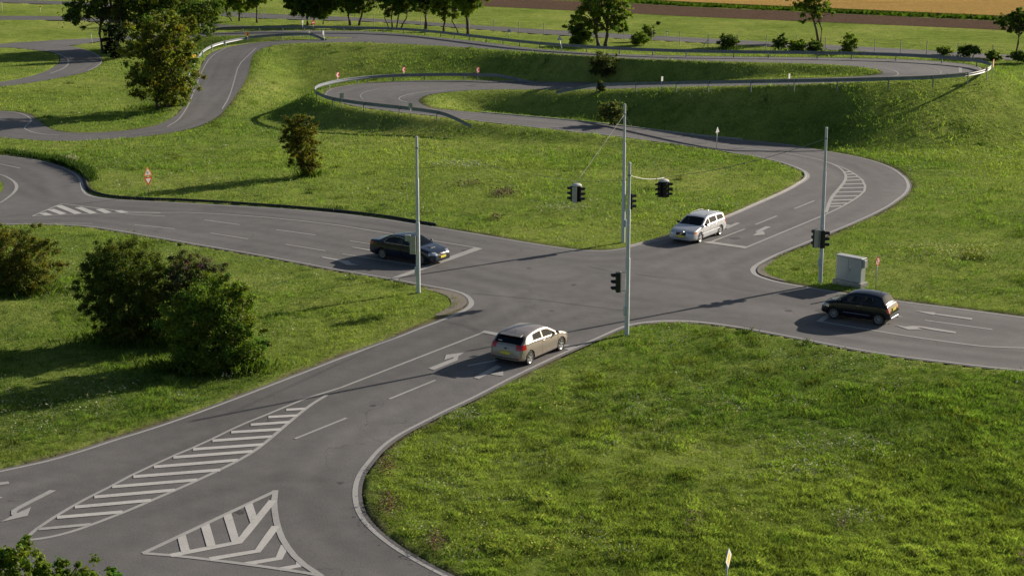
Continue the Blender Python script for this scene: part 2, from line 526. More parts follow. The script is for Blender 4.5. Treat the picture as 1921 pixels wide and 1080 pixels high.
gx, gy = np.meshgrid(np.arange(-46, 62, 0.5), np.arange(36, 132, 0.5))
gx = gx.ravel() + 0.13; gy = gy.ravel() + 0.07
ok = inside(poly2, gx, gy)
gx, gy = gx[ok], gy[ok]
dd = dist_poly([oN, oE, oS, oW], gx, gy)
ok = (dd > 0.3); gx, gy = gx[ok], gy[ok]
vin = poly2 + [Vector((x, y)) for x, y in zip(gx, gy)]
nb = len(poly2)
cv, ce, cf, *_ = delaunay_2d_cdt(vin, [(i, (i + 1) % nb) for i in range(nb)], [], 1, 1e-4)
V2 = np.array([(v.x, v.y) for v in cv]); F = np.array(cf)
dd = dist_poly([wN, wE, wS, wW], V2[:, 0], V2[:, 1])
wr = wear(dd) * (1 + 0.16 * (fbm(V2[:, 0], V2[:, 1], 9, 3) - 0.5))
TRACKS = [[(480, 425), (620, 450), (800, 487), (1000, 535), (1280, 583), (1600, 632), (1900, 668)], [(1900, 622), (1640, 588), (1400, 550), (1100, 500), (900, 462), (700, 424), (400, 391)],
          [(60, 985), (400, 835), (700, 705), (960, 605), (1220, 500), (1450, 425), (1600, 385)], [(1500, 395), (1330, 440), (1200, 490), (1000, 560), (800, 640), (420, 775), (0, 925)],
          [(200, 1010), (420, 930), (580, 900), (620, 960), (700, 1060)], [(900, 665), (1080, 600), (1250, 585), (1500, 620)], [(1500, 470), (1380, 500), (1330, 530), (1420, 552), (1600, 580)], [(1180, 480), (1050, 490), (850, 480), (700, 460)], [(250, 395), (120, 385), (40, 350), (0, 320)], [(1560, 300), (1640, 340), (1600, 385), (1500, 430)]]
tr_ = np.zeros(len(V2))
for tk in TRACKS:
    L_ = smooth_line(W(tk), 3)
    for sd_ in (-.75, .75):
        dt_ = dist_poly([offset(L_, sd_)], V2[:, 0], V2[:, 1])
        tr_ = np.maximum(tr_, np.exp(-(dt_ / .42) ** 2))
wr = wr * (1 - 0.20 * tr_ * (0.5 + fbm(V2[:, 0], V2[:, 1], 12, 9)))
road = np_mesh('road', np.column_stack([V2, np.zeros(len(V2))]), F, M['asphalt'], colors=np.column_stack([wr] * 3), smooth=True)
tag(road, kind='structure')
main_bvh_parts = [(np.column_stack([V2, np.zeros(len(V2))]), F)]

# ---- ribbons: (inner px, outer px, height)
def ribbon(name, rows, mat, dens=3, skirt=True):
    Lp = [a.copy() if hasattr(a, 'x') else at(*a, ZF(z)) for a, b, z in rows]; Rp = [b.copy() if hasattr(b, 'x') else at(*b, ZF(z)) for a, b, z in rows]
    def cr(P):
        out = []
        n = len(P)
        for i in range(n - 1):
            p0, p1, p2, p3 = P[max(i - 1, 0)], P[i], P[i + 1], P[min(i + 2, n - 1)]
            for k in range(dens):
                t = k / dens
                out.append(0.5 * ((2 * p1) + (p2 - p0) * t + (2 * p0 - 5 * p1 + 4 * p2 - p3) * t * t + (3 * p1 - p0 - 3 * p2 + p3) * t ** 3))
        out.append(P[-1].copy()); return out
    Lp, Rp = cr(Lp), cr(Rp)
    K = 12; vs = []; cs = []; fs = []
    for a, b in zip(Lp, Rp):
        w = (b - a).length
        for k in range(K + 1):
            p = a.lerp(b, k / K); vs.append(p)
            cs.append(float(wear(np.array(min(k, K - k) / K * w))))
    for i in range(len(Lp) - 1):
        for k in range(K):
            a = i * (K + 1) + k
            fs += [(a, a + 1, a + K + 2), (a, a + K + 2, a + K + 1)]
    vs = np.array([tuple(v) for v in vs]); fs = np.array(fs)
    o = np_mesh(name, vs, fs, mat, colors=np.column_stack([cs] * 3), smooth=True)
    tag(o, kind='structure')
    return o, vs, fs, Lp, Rp

LOW = [(oN[-1], oE[0], 0.0), ((1343, 281.5), (1344, 258), .05), ((1280, 272.5), (1280, 251), .18), ((1173, 258), (1173, 238), .42), ((1073, 247), (1073, 227), .65), ((973, 236), (973, 218), .88), ((873, 224.5), (873, 209.5), 1.15), ((820, 218), (820, 204.5), 1.3)]
HAIR1 = [((820, 204.5), (820, 218), 1.3), ((806, 202), (770, 213), 1.42), ((795, 197.5), (720, 207), 1.55), ((787.5, 192.5), (675, 201), 1.66), ((785, 189), (640, 193), 1.75), ((787, 186), (614, 184), 1.83), ((791, 183), (607, 177), 1.88), ((797, 180.5), (620, 167), 1.92), ((808, 177.5), (660, 159), 1.95), ((830, 174), (720, 154), 1.98), ((870, 170.5), (800, 151), 2.0), ((930, 168.3), (900, 150.8), 2.05), ((1000, 168), (1000, 152.5), 2.12)]
MID = [((1000, 168), (1000, 152.5), 2.12), ((1080, 168), (1080, 154.5), 2.35), ((1180, 166), (1180, 154.5), 2.75), ((1300, 163), (1300, 152.5), 3.25), ((1440, 160), (1440, 149), 3.85), ((1563, 156), (1563, 145.5), 4.35)]
HAIR2 = [((1563, 145.5), (1563, 156), 4.35), ((1610, 143.5), (1640, 152.5), 4.5), ((1640, 141), (1715, 148), 4.62), ((1652, 138.5), (1785, 141.5), 4.72), ((1656, 136.5), (1832, 135), 4.78), ((1655, 134.5), (1843, 130), 4.8), ((1650, 132), (1832, 124.5), 4.82), ((1640, 129.5), (1790, 118), 4.84), ((1620, 126.5), (1720, 113), 4.85), ((1590, 123.5), (1640, 110.3), 4.85), ((1540, 120.5), (1560, 108.8), 4.85)]
UP = [((1540, 120.5), (1560, 108.8), 4.85), ((1460, 118), (1470, 107.7), 4.85), ((1380, 116), (1385, 106.8), 4.85), ((1300, 114), (1300, 105.5), 4.8), ((1200, 110.5), (1200, 103), 4.75), ((1100, 104.5), (1100, 99), 4.65), ((1000, 98), (1000, 91), 4.45), ((900, 91), (900, 78.5), 4.15), ((800, 85), (800, 68.5), 3.85), ((740, 82), (740, 62.5), 3.65), ((690, 80), (690, 59.5), 3.5), ((672, 79.7), (672, 58.8), 3.45)]
BRA = [((672, 71.5), (672, 58.8), 3.45), ((600, 69.5), (600, 57.8), 3.1), ((520, 67.3), (520, 58), 2.7), ((440, 67.2), (440, 60.2), 2.2), ((375, 69.5), (375, 62.7), 1.7), ((300, 73), (300, 65.5), 1.0), ((240, 74.5), (240, 68.5), .4), ((192, 77), (192, 71.5), 0)]
BRB = [((672, 79.7), (672, 71.5), 3.45), ((620, 80), (620, 73.2), 3.3), ((560, 81), (545, 75.8), 3.1), ((520, 84), (495, 79), 2.9), ((495, 90), (455, 83.5), 2.7), ((480, 98), (420, 90.5), 2.5), ((472, 109), (397, 99), 2.25), ((469, 123), (384, 112.5), 1.95), ((465, 140), (375, 130), 1.6), ((455, 160), (366, 150), 1.2), ((440, 182), (355, 177), .8), ((424, 203), (340, 205), .45), ((408, 219), (322, 222), .25), ((375, 236), (290, 236), .12), ((330, 247), (250, 243.5), .06), ((270, 256), (205, 247.5), .03), ((210, 261), (160, 249), 0), ((150, 264), (128, 248.5), 0), ((90, 264), (100, 244), 0), ((40, 261), (82, 234), 0), ((0, 258), (65, 221), 0), ((-60, 253), (40, 211.5), 0), ((-160, 240), (-40, 206.5), 0), ((-240, 226), (-150, 209), 0)]
LOOPA = [((192, 77), (192, 71.5), 0), ((160, 82), (150, 73.3), 0), ((129, 86.5), (115, 74.8), 0), ((85, 95.5), (75, 77.5), 0), ((62, 93.5), (42, 79.5), 0), ((31, 90.5), (20, 81), 0), ((0, 89.6), (0, 82.3), 0), ((-200, 95), (-200, 88), 0)]
LOOPB = [((85, 95.5), (129, 86.7), .006), ((103, 100), (150, 90.5), .006), ((112, 106), (172, 97), .006), ((113, 114), (187, 104), .006), ((106, 122), (192.5, 113), .006), ((90, 132), (186, 123), .006), ((60, 142.5), (165, 134), .006), ((20, 151), (120, 144.5), .006), ((-30, 158), (60, 155), .006), ((-120, 168), (0, 163), .006), ((-260, 180), (-160, 184), .006)]
ribbons = {}
for nm, rows in (('low', LOW), ('hair1', HAIR1), ('mid', MID), ('hair2', HAIR2), ('up', UP), ('bra', BRA), ('brb', BRB), ('loopa', LOOPA), ('loopb', LOOPB)):
    ribbons[nm] = ribbon('serpentine_road' if nm[:4] != 'loop' else 'loop_road', rows, M['asphalt'])

# far roads behind the fence
BACKRD = [((-200, -8), (-200, -16), 0), ((0, 5), (0, -1), 0), ((130, 9.5), (130, 3), 0), ((300, 20), (300, 12.5), 0), ((457, 33), (457, 24), 0), ((600, 38), (600, 30), 0), ((740, 43), (740, 37.5), 0), ((1000, 63), (1000, 54.5), 0), ((1300, 79.5), (1300, 71), 0), ((1620, 97.5), (1620, 88), 0), ((1921, 114.5), (1921, 104.5), 0), ((2300, 136), (2300, 124), 0)]
FIELDRD = [((-200, 37), (-200, 30), 0), ((0, 37.5), (0, 30), 0), ((120, 38.5), (120, 31), 0), ((210, 42), (210, 35.5), 0), ((320, 47), (320, 41), 0), ((430, 51.5), (430, 47.3), 0), ((475, 52), (475, 49), 0)]
ribbons['back'] = ribbon('back_road', BACKRD, M['asphalt_far'])
ribbons['field'] = ribbon('back_road', FIELDRD, M['asphalt_far'])

# ------------------------------------------------------------------ terrain
def bvh_of(parts, flat=False):
    vs = []; fs = []; b = 0
    for v, f in parts:
        v = np.array(v, float)
        if flat: v = v * np.array([1, 1, 0])
        vs += v.tolist(); fs += (np.array(f) + b).tolist(); b += len(v)
    return BVHTree.FromPolygons(vs, fs)

segs = [('main', [main_bvh_parts[0]])] + [(k, [(v[1], v[2])]) for k, v in ribbons.items()]
flat_bvh = {k: bvh_of(p, True) for k, p in segs}
real_bvh = {k: bvh_of(p) for k, p in segs}
all_flat = bvh_of([p for _, pp in segs for p in pp], True)
all_real = bvh_of([p for _, pp in segs for p in pp])
bbox = {k: (min(p[0][:, 0].min() for p in pp), max(p[0][:, 0].max() for p in pp), min(p[0][:, 1].min() for p in pp), max(p[0][:, 1].max() for p in pp)) for k, pp in segs}
DOWN = Vector((0, 0, -1))

def road_z(k, x, y):
    h = real_bvh[k].ray_cast(Vector((x, y, 30)), DOWN)
    return h[0].z if h[0] is not None else None

rows_y = [20.0]
while rows_y[-1] < 2600:
    y = rows_y[-1]
    rows_y.append(y + (0.9 if y < 38 else 0.36 if y < 100 else 0.42 if y < 170 else 0.42 * (1 + (y - 170) / 22)))
rows_y = np.array(rows_y)
us = np.concatenate([np.linspace(-1.3, -0.42, 24)[:-1], np.linspace(-0.42, 0.42, 260), np.linspace(0.42, 1.3, 24)[1:]])
nR, nC = len(rows_y), len(us)
GY = np.repeat(rows_y, nC); GX = np.tile(us, nR) * GY
GD = np.full(len(GX), 50.0); GZ = np.zeros(len(GX))
SLOPE = {'brb': 3.6, 'bra': 3.0, 'hair2': 2.1, 'mid': 2.1, 'hair1': 1.6, 'up': 1.8}
relief = (fbm(GX, GY, 14, 5) - 0.5) * 0.55 + (fbm(GX, GY, 3.0, 8) - 0.5) * 0.12
for i in range(len(GX)):
    x, y = float(GX[i]), float(GY[i])
    if y > 420: continue
    q = Vector((x, y, 0))
    best = 1e9; fill = 0.0; cut = 1e9; zn = 0.0
    for k, bb in bbox.items():
        if x < bb[0] - 28 or x > bb[1] + 28 or y < bb[2] - 28 or y > bb[3] + 28: continue
        loc, nrm, idx, d = flat_bvh[k].find_nearest(q, 28.0)
        if loc is None: continue
        ex = q - loc
        z = road_z(k, loc.x + (1e-3 if d > 0 else 0) * -ex.x, loc.y - (1e-3 if d > 0 else 0) * ex.y)
        if z is None:
            h = real_bvh[k].find_nearest(Vector((loc.x, loc.y, 1.5)))
            z = h[0].z
        if d < best: best = d; zn = z
        sl = SLOPE.get(k, 1.9)
        if k == 'up': sl = 1.8 + 2.8 * min(1.0, max(0.0, (-1.0 - x) / 12.0))
        fill = max(fill, z - max(0.0, d - 1.4) / sl)
        cut = min(cut, z + max(0.0, d - 0.7) / 1.9)
    t = min(fill, cut)
    wn_ = min(1.0, max(0.0, (2.0 - best) / 1.2))
    t = t * (1 - wn_) + zn * wn_
    if best < 0.01: t -= 0.14
    GZ[i] = t; GD[i] = min(best, 50)
Zs = GZ.reshape(nR, nC).copy(); Ds = np.clip((GD.reshape(nR, nC) - 0.9) / 1.5, 0, 1)
for _ in range(14):
    A_ = Zs.copy(); A_[1:-1, 1:-1] = (Zs[:-2, 1:-1] + Zs[2:, 1:-1] + Zs[1:-1, :-2] + Zs[1:-1, 2:]) / 4
    Zs = Zs * (1 - Ds) + A_ * Ds
GZ = Zs.ravel()
amp = np.clip((GD - 0.3) / 3.0, 0, 1)
amp = np.where(GY > 250, 0.0, amp)
GZ = GZ + relief * amp + 0.02 * (GD > 0.01)
dirt = np.clip(1.0 - (GD - 0.02) / 0.5, 0, 1) * (0.35 + 0.65 * (fbm(GX, GY, 2.2, 11) > 0.5)) * (GY < 160)
ii = np.arange(nR - 1)[:, None] * nC + np.arange(nC - 1)[None, :]
ii = ii.ravel()
TF = np.column_stack([ii, ii + 1, ii + nC + 1, ii + nC])
TV = np.column_stack([GX, GY, GZ])
ground = np_mesh('ground', TV, TF, M['ground'], colors=np.column_stack([dirt, dirt, dirt]), smooth=True, nper=4)
tag(ground, kind='structure')
terr_bvh = BVHTree.FromPolygons(TV.tolist(), TF.tolist())

# sheet of ground behind and round the camera
MB().add([(-3000, -400, -0.25), (3000, -400, -0.25), (3000, 2590, -0.25), (-3000, 2590, -0.25)], [(0, 1, 2, 3)]).build('ground', M['ground'])['kind'] = 'structure'

def gz(x, y):
    """height of the ground at many points, from the grid"""
    x = np.asarray(x, float); y = np.asarray(y, float)
    r_ = np.interp(y, rows_y, np.arange(nR)); c = np.interp(x / y, us, np.arange(nC))
    r0 = np.clip(np.floor(r_).astype(int), 0, nR - 2); c0 = np.clip(np.floor(c).astype(int), 0, nC - 2)
    fr = r_ - r0; fc = c - c0
    Z = GZ.reshape(nR, nC); D = GD.reshape(nR, nC)
    def bl(A): return (A[r0, c0] * (1 - fc) + A[r0, c0 + 1] * fc) * (1 - fr) + (A[r0 + 1, c0] * (1 - fc) + A[r0 + 1, c0 + 1] * fc) * fr
    return bl(Z), bl(D)

def gz1(x, y):
    h = terr_bvh.ray_cast(Vector((x, y, 40)), DOWN)
    return h[0].z if h[0] is not None else 0.0

def near_z(x, y):
    """height of the closest road"""
    loc, nrm, idx, d = all_flat.find_nearest(Vector((x, y, 0)))
    q = loc + (loc - Vector((x, y, 0))) * 0.01
    h = all_real.ray_cast(Vector((q.x, q.y, 30)), DOWN)
    return h[0].z if h[0] is not None else all_real.find_nearest(Vector((loc.x, loc.y, 2.5)))[0].z

def above_road(px, py, up, z=3.0):
    """point seen at a photo pixel that floats a known height over the shoulder of the nearest road"""
    for _ in range(7):
        p = at(px, py, z + up); z = 0.5 * z + 0.5 * near_z(p.x, p.y)
    return at(px, py, z + up), z

def hit(px, py):
    """point of the place seen at this photo pixel"""
    r_ = ray(px, py).normalized()
    best = None
    for b in (all_real, terr_bvh):
        h = b.ray_cast(CAMP, r_)
        if h[0] is not None and (best is None or h[3] < best[1]): best = (h[0], h[3])
    return best[0].copy() if best else at(px, py, 0)

def rhit(px, py):
    r_ = ray(px, py).normalized()
    h = all_real.ray_cast(CAMP, r_)
    return h[0].copy() if h[0] is not None else at(px, py, 0)

# ------------------------------------------------------------------ painted markings, kerbs
def Z(pts, sc, ox, oy):
    return [(x / sc + ox, y / sc + oy) for x, y in pts]

LIFT = [0]
def line3(pts3, width, name, mat, parent, lift=None, smooth=1, key=None):
    if lift is None: LIFT[0] += 1; lift = 0.007 + (LIFT[0] % 11) * 0.0007
    P = smooth_line(pts3, smooth) if smooth else pts3
    P = resample(P, 0.8)
    if not hasattr(width, '__len__'): width = [width] * len(P)
    else: width = np.interp(np.linspace(0, 1, len(P)), np.linspace(0, 1, len(width)), width)
    vs = []; fs = []
    for i, p in enumerate(P):
        a = P[max(i - 1, 0)]; b = P[min(i + 1, len(P) - 1)]
        t = b - a; t.z = 0
        if t.length < 1e-6: t = Vector((1, 0, 0))
        t.normalize(); n = Vector((-t.y, t.x, 0)) * (width[i] / 2)
        for q in (p + n, p - n):
            h = all_real.ray_cast(Vector((q.x, q.y, 30)), DOWN)
            z = h[0].z if h[0] is not None else p.z
            vs.append((q.x, q.y, z + lift))
    for i in range(len(P) - 1):
        fs.append((2 * i, 2 * i + 1, 2 * i + 3, 2 * i + 2))
    return MB().add(vs, fs).build(name, mat, parent)

def pline(px, width, name='lane_line', mat=None, parent=None, smooth=1):
    return line3([rhit(*p) for p in px], width, name, mat or M['paint'], parent or road, smooth=smooth)

def ppoly(px, name, parent=None, mat=None, lift=0.012):
    P = [at(*p) for p in px]
    a = sum((P[i].x * P[(i + 1) % len(P)].y - P[(i + 1) % len(P)].x * P[i].y) for i in range(len(P)))
    if a < 0: P = P[::-1]
    from mathutils.geometry import tessellate_polygon
    P2 = [Vector((p.x, p.y, lift)) for p in P]
    return P2, [tuple(t) for t in tessellate_polygon([P2])]

def pshape(polys, name, mat=None):
    mb = MB()
    for i, p in enumerate(polys):
        v, f = ppoly(p, name, lift=0.0155 + 0.001 * i + (len(bpy.data.objects) % 5) * 0.0004)
        mb.add(v, [(x if ((v[x[1]] - v[x[0]]).cross(v[x[2]] - v[x[0]])).z > 0 else x[::-1]) for x in f])
    return mb.build(name, mat or M['paint'], road)

def corner_w(P, base, spots):
    out = []
    for p in resample(P, 0.8):
        w = base
        for (sx, sy, r_, extra) in spots:
            d = (p - at(sx, sy)).length
            w += extra * max(0, 1 - d / r_)
        out.append(w)
    return out

SPOT = [(884, 570, 4.5, 0.15), (666, 925, 7, 0.06), (1412, 506, 5, 0.16), (1514, 330, 6, 0.14), (154, 350, 6, 0.12), (1704, 349, 9, 0.10), (31, 350, 5, 0.1), (1250, 602, 5, 0.1)]
for P in (wN, wE, wS, wW, wI):
    P0 = resample(P, 0.8)
    line3(P0, corner_w(P0, 0.135, SPOT), 'edge_line', M['paint'], road, smooth=0)
# worn gravel edge on the tight corners
def part_of(L_, a, b): return L_[L_.index(a):L_.index(b) + 1]
for pts, w_ in ((part_of(WEST, (840, 596), (812, 537.5)), 0.8), (part_of(EAST, (1438, 486.5), (1463, 530.3)), 0.45), (part_of(SOUTH, (1310, 603.5), (1207, 604.8)), 0.25)):
    P = offset(smooth_line(W(pts), 1), SHO + w_ / 2)
    n_ = len(resample(P, 0.8)); ww = w_ * np.sin(np.linspace(0.15, PI - 0.15, n_)) ** 0.6
    vs = line3(P, list(ww), 'gravel_verge', M['gravel'], None, lift=0.03, smooth=0)
    for v in vs.data.vertices: v.co.z = gz1(v.co.x, v.co.y) * 0 + 0.035
    vs['kind'] = 'structure'
# ribbon edges
for nm, side in (('low', 0), ('low', 1), ('hair1', 1), ('mid', 0), ('hair2', 1), ('up', 1)):
    P = [p.copy() for p in (ribbons[nm][3] if side == 0 else ribbons[nm][4])]
    Q = [p.copy() for p in (ribbons[nm][4] if side == 0 else ribbons[nm][3])]
    P = [a + (b - a).normalized() * 0.2 for a, b in zip(P, Q)]
    line3(P, 0.12, 'edge_line', M['paint_worn'] if nm not in ('low',) else M['paint'], ribbons[nm][0], smooth=0)
s2 = ribbons['brb'][0]
pline([(480, 91), (467, 103), (447, 123), (440, 150), (430, 183), (417, 213)], 0.13, 'edge_line', parent=s2)
pline([(423, 90.5), (395, 106), (379, 133), (368, 160), (358, 187), (347, 209), (333, 227), (313, 238)], 0.13, 'edge_line', parent=s2)
pline(Z([(0, 42), (100, 45), (180, 60), (230, 80), (270, 105), (275, 130), (240, 160), (210, 190), (240, 210), (300, 230), (380, 243), (520, 253)], 4.697, 0, 200), 0.14, 'edge_line', parent=s2)
h1 = ribbons['hair1'][0]; h2 = ribbons['hair2'][0]; lb = ribbons['loopb'][0]
pline(Z([(1550, 235), (1250, 255), (1120, 280), (1050, 305), (1035, 325), (1060, 345), (1130, 358)], 5.82, 570, 130), 0.12, 'edge_line', parent=h1)
pline(Z([(820, 215), (680, 245), (620, 275), (615, 305), (650, 335)], 5.82, 570, 130), 0.12, 'centre_line', M['paint_worn'], h1)
pline(Z([(0, 748), (120, 757), (250, 776), (350, 800), (395, 830), (380, 848), (330, 860)], 6, 1620, 0), 0.13, 'edge_line', parent=h2)
pline(Z([(500, 715), (700, 745), (830, 780), (880, 810), (860, 835)], 6, 1620, 0), 0.12, 'centre_line', M['paint_worn'], h2)
pline(Z([(1085, 755), (1090, 818)], 6, 1620, 0), 0.3, 'stop_line', M['paint_worn'], h2)
pline(Z([(400, 455), (500, 475), (580, 510), (620, 545), (610, 590), (560, 625), (450, 665)], 4.8, 0, 0), 0.14, 'edge_line', parent=lb)
pline(Z([(600, 418), (700, 430), (830, 470), (900, 515), (918, 550), (895, 590), (790, 640)], 4.8, 0, 0), 0.14, 'edge_line', parent=lb)
lo = ribbons['low'][0]
pline([(1240, 258), (1282, 263.4)], 0.13, parent=lo, smooth=0)
pline(Z([(410, 117), (520, 131), (600, 142)], 3.842, 1240, 240), 0.13, parent=lo)
# centre line, island in the upper bend
k = (3.842, 1240, 240)
pline(Z([(600, 142), (800, 165), (900, 180), (1050, 208), (1165, 235), (1240, 262), (1290, 290), (1320, 318), (1335, 350), (1325, 385), (1290, 430), (1250, 475), (1225, 510), (1205, 560), (1190, 610)], *k), [0.13, 0.13, 0.14, 0.22, 0.26, 0.22])
pline(Z([(1200, 247), (1270, 272), (1340, 300), (1400, 335), (1450, 375), (1472, 420), (1465, 455), (1430, 490), (1370, 530), (1290, 575), (1190, 622), (605, 865)], *k), [0.14, 0.18, 0.16, 0.14, 0.14, 0.14], smooth=0)
for y, a, b in zip((318, 335, 355, 378, 405, 433, 463, 492, 520, 545, 565), (1328, 1338, 1340, 1335, 1318, 1290, 1258, 1240, 1230, 1222, 1215), (1365, 1390, 1418, 1440, 1458, 1465, 1450, 1422, 1380, 1343, 1303)):
    pline(Z([(a, y + 2), (b, y - 3)], *k), 0.27, 'hatch_stripe', M['paint_bar'], smooth=0)
# bottom hatched island
k = (3, 0, 720)
pline(Z([(135, 875), (210, 812), (300, 752), (400, 692), (500, 637), (620, 577), (740, 513), (860, 457), (980, 402), (1080, 361), (1190, 311), (1300, 257), (1400, 212), (1500, 173), (1600, 131), (1720, 82), (1920, 20)], *k) + [(905, 624)], [0.15, 0.13, 0.13, 0.13], smooth=0)
pline(Z([(135, 878), (200, 874), (300, 858), (420, 826), (530, 786), (640, 744), (740, 704), (860, 652), (980, 600), (1100, 547), (1230, 486), (1340, 432), (1430, 378), (1500, 325), (1570, 265), (1640, 205), (1700, 155), (1760, 110), (1840, 62)], *k), 0.16)
for a, b, w_ in (((225, 816), (510, 790), 2.2), ((330, 750), (690, 720), 2.6), ((430, 692), (850, 655), 2.6), ((540, 635), (985, 597), 2.6), ((640, 578), (1110, 540), 2.5), ((760, 521), (1240, 484), 2.5), ((875, 466), (1340, 429), 2.4), ((985, 413), (1420, 380), 2.4), ((1095, 367), (1480, 341), 2.3), ((1205, 319), (1530, 296), 2.2), ((1310, 271), (1580, 256), 2.2), ((1420, 229), (1630, 215), 2.1), ((1520, 186), (1675, 178), 2.0), ((1620, 145), (1718, 140), 1.9)):
    (x1, y1), (x2, y2) = Z([a, b], *k); w_ *= 1.08; x1 -= 3; y1 += .4
    pshape([[(x1, y1 - w_), (x2, y2 - w_), (x2, y2 + w_), (x1, y1 + w_)]], 'hatch_stripe', M['paint'] if a[0] < 240 else M['paint_bar'])
# triangular island
pline(Z([(805, 952), (1545, 605)], *k), 0.19, smooth=0)
pline(Z([(1550, 598), (1541, 680), (1560, 800), (1600, 895), (1680, 995), (1810, 1082)], *k), 0.21)
pline(Z([(805, 952), (1000, 966), (1400, 1015), (1700, 1058), (1810, 1080)], *k), 0.17)
for p, w_ in (([(960, 965), (1345, 890), (1535, 655)], 0.28), ([(1180, 985), (1450, 940), (1552, 800)], 0.28), ([(1380, 1012), (1570, 980), (1605, 905)], 0.28), ([(1570, 1042), (1680, 1022), (1690, 1000)], 0.26)):
    pline(Z(p, *k), w_, 'chevron_stripe', M['paint_bar'], smooth=0)
for q in ([(1000, 868), (1045, 850), (1070, 940), (1020, 948)], [(1132, 806), (1178, 784), (1215, 912), (1165, 920)], [(1258, 746), (1302, 726), (1348, 880), (1305, 895)], [(1378, 690), (1420, 668), (1445, 745), (1410, 785)]):
    pshape([Z(q, *k)], 'hatch_stripe', M['paint_bar'])
pshape([Z([(280, 597), (316, 600), (110, 705), (92, 722), (105, 730), (150, 728), (150, 742), (80, 746), (62, 735), (64, 712), (100, 690)], *k), Z([(5, 777), (75, 738), (175, 693), (155, 742)], *k)], 'turn_arrow')
pshape([Z([(-60, 560), (48, 549), (52, 562), (-60, 580)], *k)], 'turn_arrow')
pline([(-40, 947), (3, 932)], 0.12, smooth=0)
# left hatched island and its lanes
k = (4.697, 0, 200)
pline(Z([(285, 965), (545, 855), (900, 900), (1110, 926)], *k) + [(300, 399), (347, 398.6), (420, 402), (500, 408), (570, 415), (640, 423.5), (730, 438), (807, 450.7), (899, 465.5)], [0.14] * 4, smooth=0)
pline(Z([(285, 965), (700, 948), (1110, 937), (1409, 938)], *k), 0.13, smooth=0)
for a, b in (((372, 938), (432, 957)), ((445, 906), (560, 948)), ((512, 872), (690, 944)), ((690, 888), (825, 941)), ((870, 903), (955, 937)), ((1035, 918), (1105, 936))):
    pline(Z([a, b], *k), 0.5, 'hatch_stripe', M['paint_bar'], smooth=0)
k = (3, 0, 360)
for a, b in (((705, 125), (930, 137)), ((1150, 158), (1350, 185)), ((1555, 213), (1775, 243)), ((755, 185), (985, 208)), ((1185, 232), (1395, 265)), ((1605, 295), (1830, 332)), ((290, 178), (520, 178))):
    pline(Z([a, b], *k), 0.13, smooth=0)
k = (5.336, 560, 400)
pline(Z([(515, 278), (735, 312)], *k), 0.13, smooth=0)
pline(Z([(438, 408), (1290, 540)], *k), 0.13, smooth=0)
pshape([Z([(1765, 343), (1845, 356), (985, 661), (915, 655)], *k)], 'stop_line')
pshape([Z([(525, 343), (540, 340), (760, 372), (755, 385)], *k)], 'straight_arrow')
pshape([Z([(228, 446), (245, 438), (425, 468), (400, 478)], *k), Z([(385, 470), (500, 478), (525, 500), (600, 522), (480, 520), (400, 482)], *k)], 'turn_arrow')
# near-left arm
pshape([[(901.7, 623.6), (909, 620.3), (1084, 650.5), (1068, 656.5)]], 'stop_line')
for a, b in (((730, 748.5), (817, 713)), ((553, 823), (650, 784)), ((877, 686), (1040, 620.5 + 34))):
    pline([a, b], 0.13, smooth=0)
k = (3, 640, 360)
pshape([Z([(490, 993), (520, 1003), (655, 948), (660, 925), (690, 905), (640, 915), (630, 938)], *k), Z([(580, 946), (590, 917), (692, 904), (650, 925)], *k)], 'turn_arrow')
pshape([Z([(745, 1045), (775, 1052), (905, 985), (875, 975)], *k), Z([(830, 1022), (912, 1010), (912, 1036), (858, 1030)], *k)], 'turn_arrow')
# upper-right arm
k = (3.842, 1240, 240)
pshape([Z([(298, 826), (606, 870), (625, 857), (352, 818)], *k)], 'stop_line')
for a, b in (((355, 823), (605, 728)), ((680, 697), (835, 635)), ((962, 583), (1105, 525))):
    pline(Z([a, b], *k), 0.14, smooth=0)
pshape([Z([(755, 710), (795, 713), (712, 750), (678, 756), (690, 742)], *k), Z([(660, 778), (692, 755), (738, 743), (750, 770)], *k)], 'turn_arrow')
pshape([Z([(455, 722), (543, 683), (575, 686), (480, 728)], *k), Z([(450, 694), (500, 700), (480, 712), (450, 712)], *k)], 'turn_arrow')
# right arm
k = (6.403, 1620, 560)
pshape([Z([(605, 147), (862, 168), (842, 200)], *k), Z([(845, 178), (1310, 238), (1298, 258), (845, 192)], *k)], 'straight_arrow')
pshape([Z([(1112, 400), (1100, 419), (850, 382), (690, 352), (585, 345), (590, 330), (700, 336)], *k), Z([(360, 314), (500, 340), (595, 330), (700, 372), (535, 374)], *k)], 'turn_arrow')
pline(Z([(735, 261), (1545, 371)], *k), 0.14, smooth=0)
pline([(1600, 580.5), (1693, 594.3)], 0.14, smooth=0)
pline([(1533, 602), (1585, 611), (1640, 620), (1683, 627.4), (1745, 636.7), (1807, 645.2), (1846, 649.8), (1885, 651.5), (1921, 652.5), (2000, 653), (2120, 652)], 0.15)
pshape([[(1532, 602.3), (1542, 604.5), (1600, 565), (1592, 562)]], 'stop_line')
pline([(0, 308), (8, 309.5), (38, 316)], 0.15, smooth=0)
iv = [Vector((p.x, p.y, 0.035)) for p in oI]
MB().add(iv, [tuple(range(len(iv)))]).build('ground', M['ground'])['kind'] = 'structure'
rgo = random.Random(4)
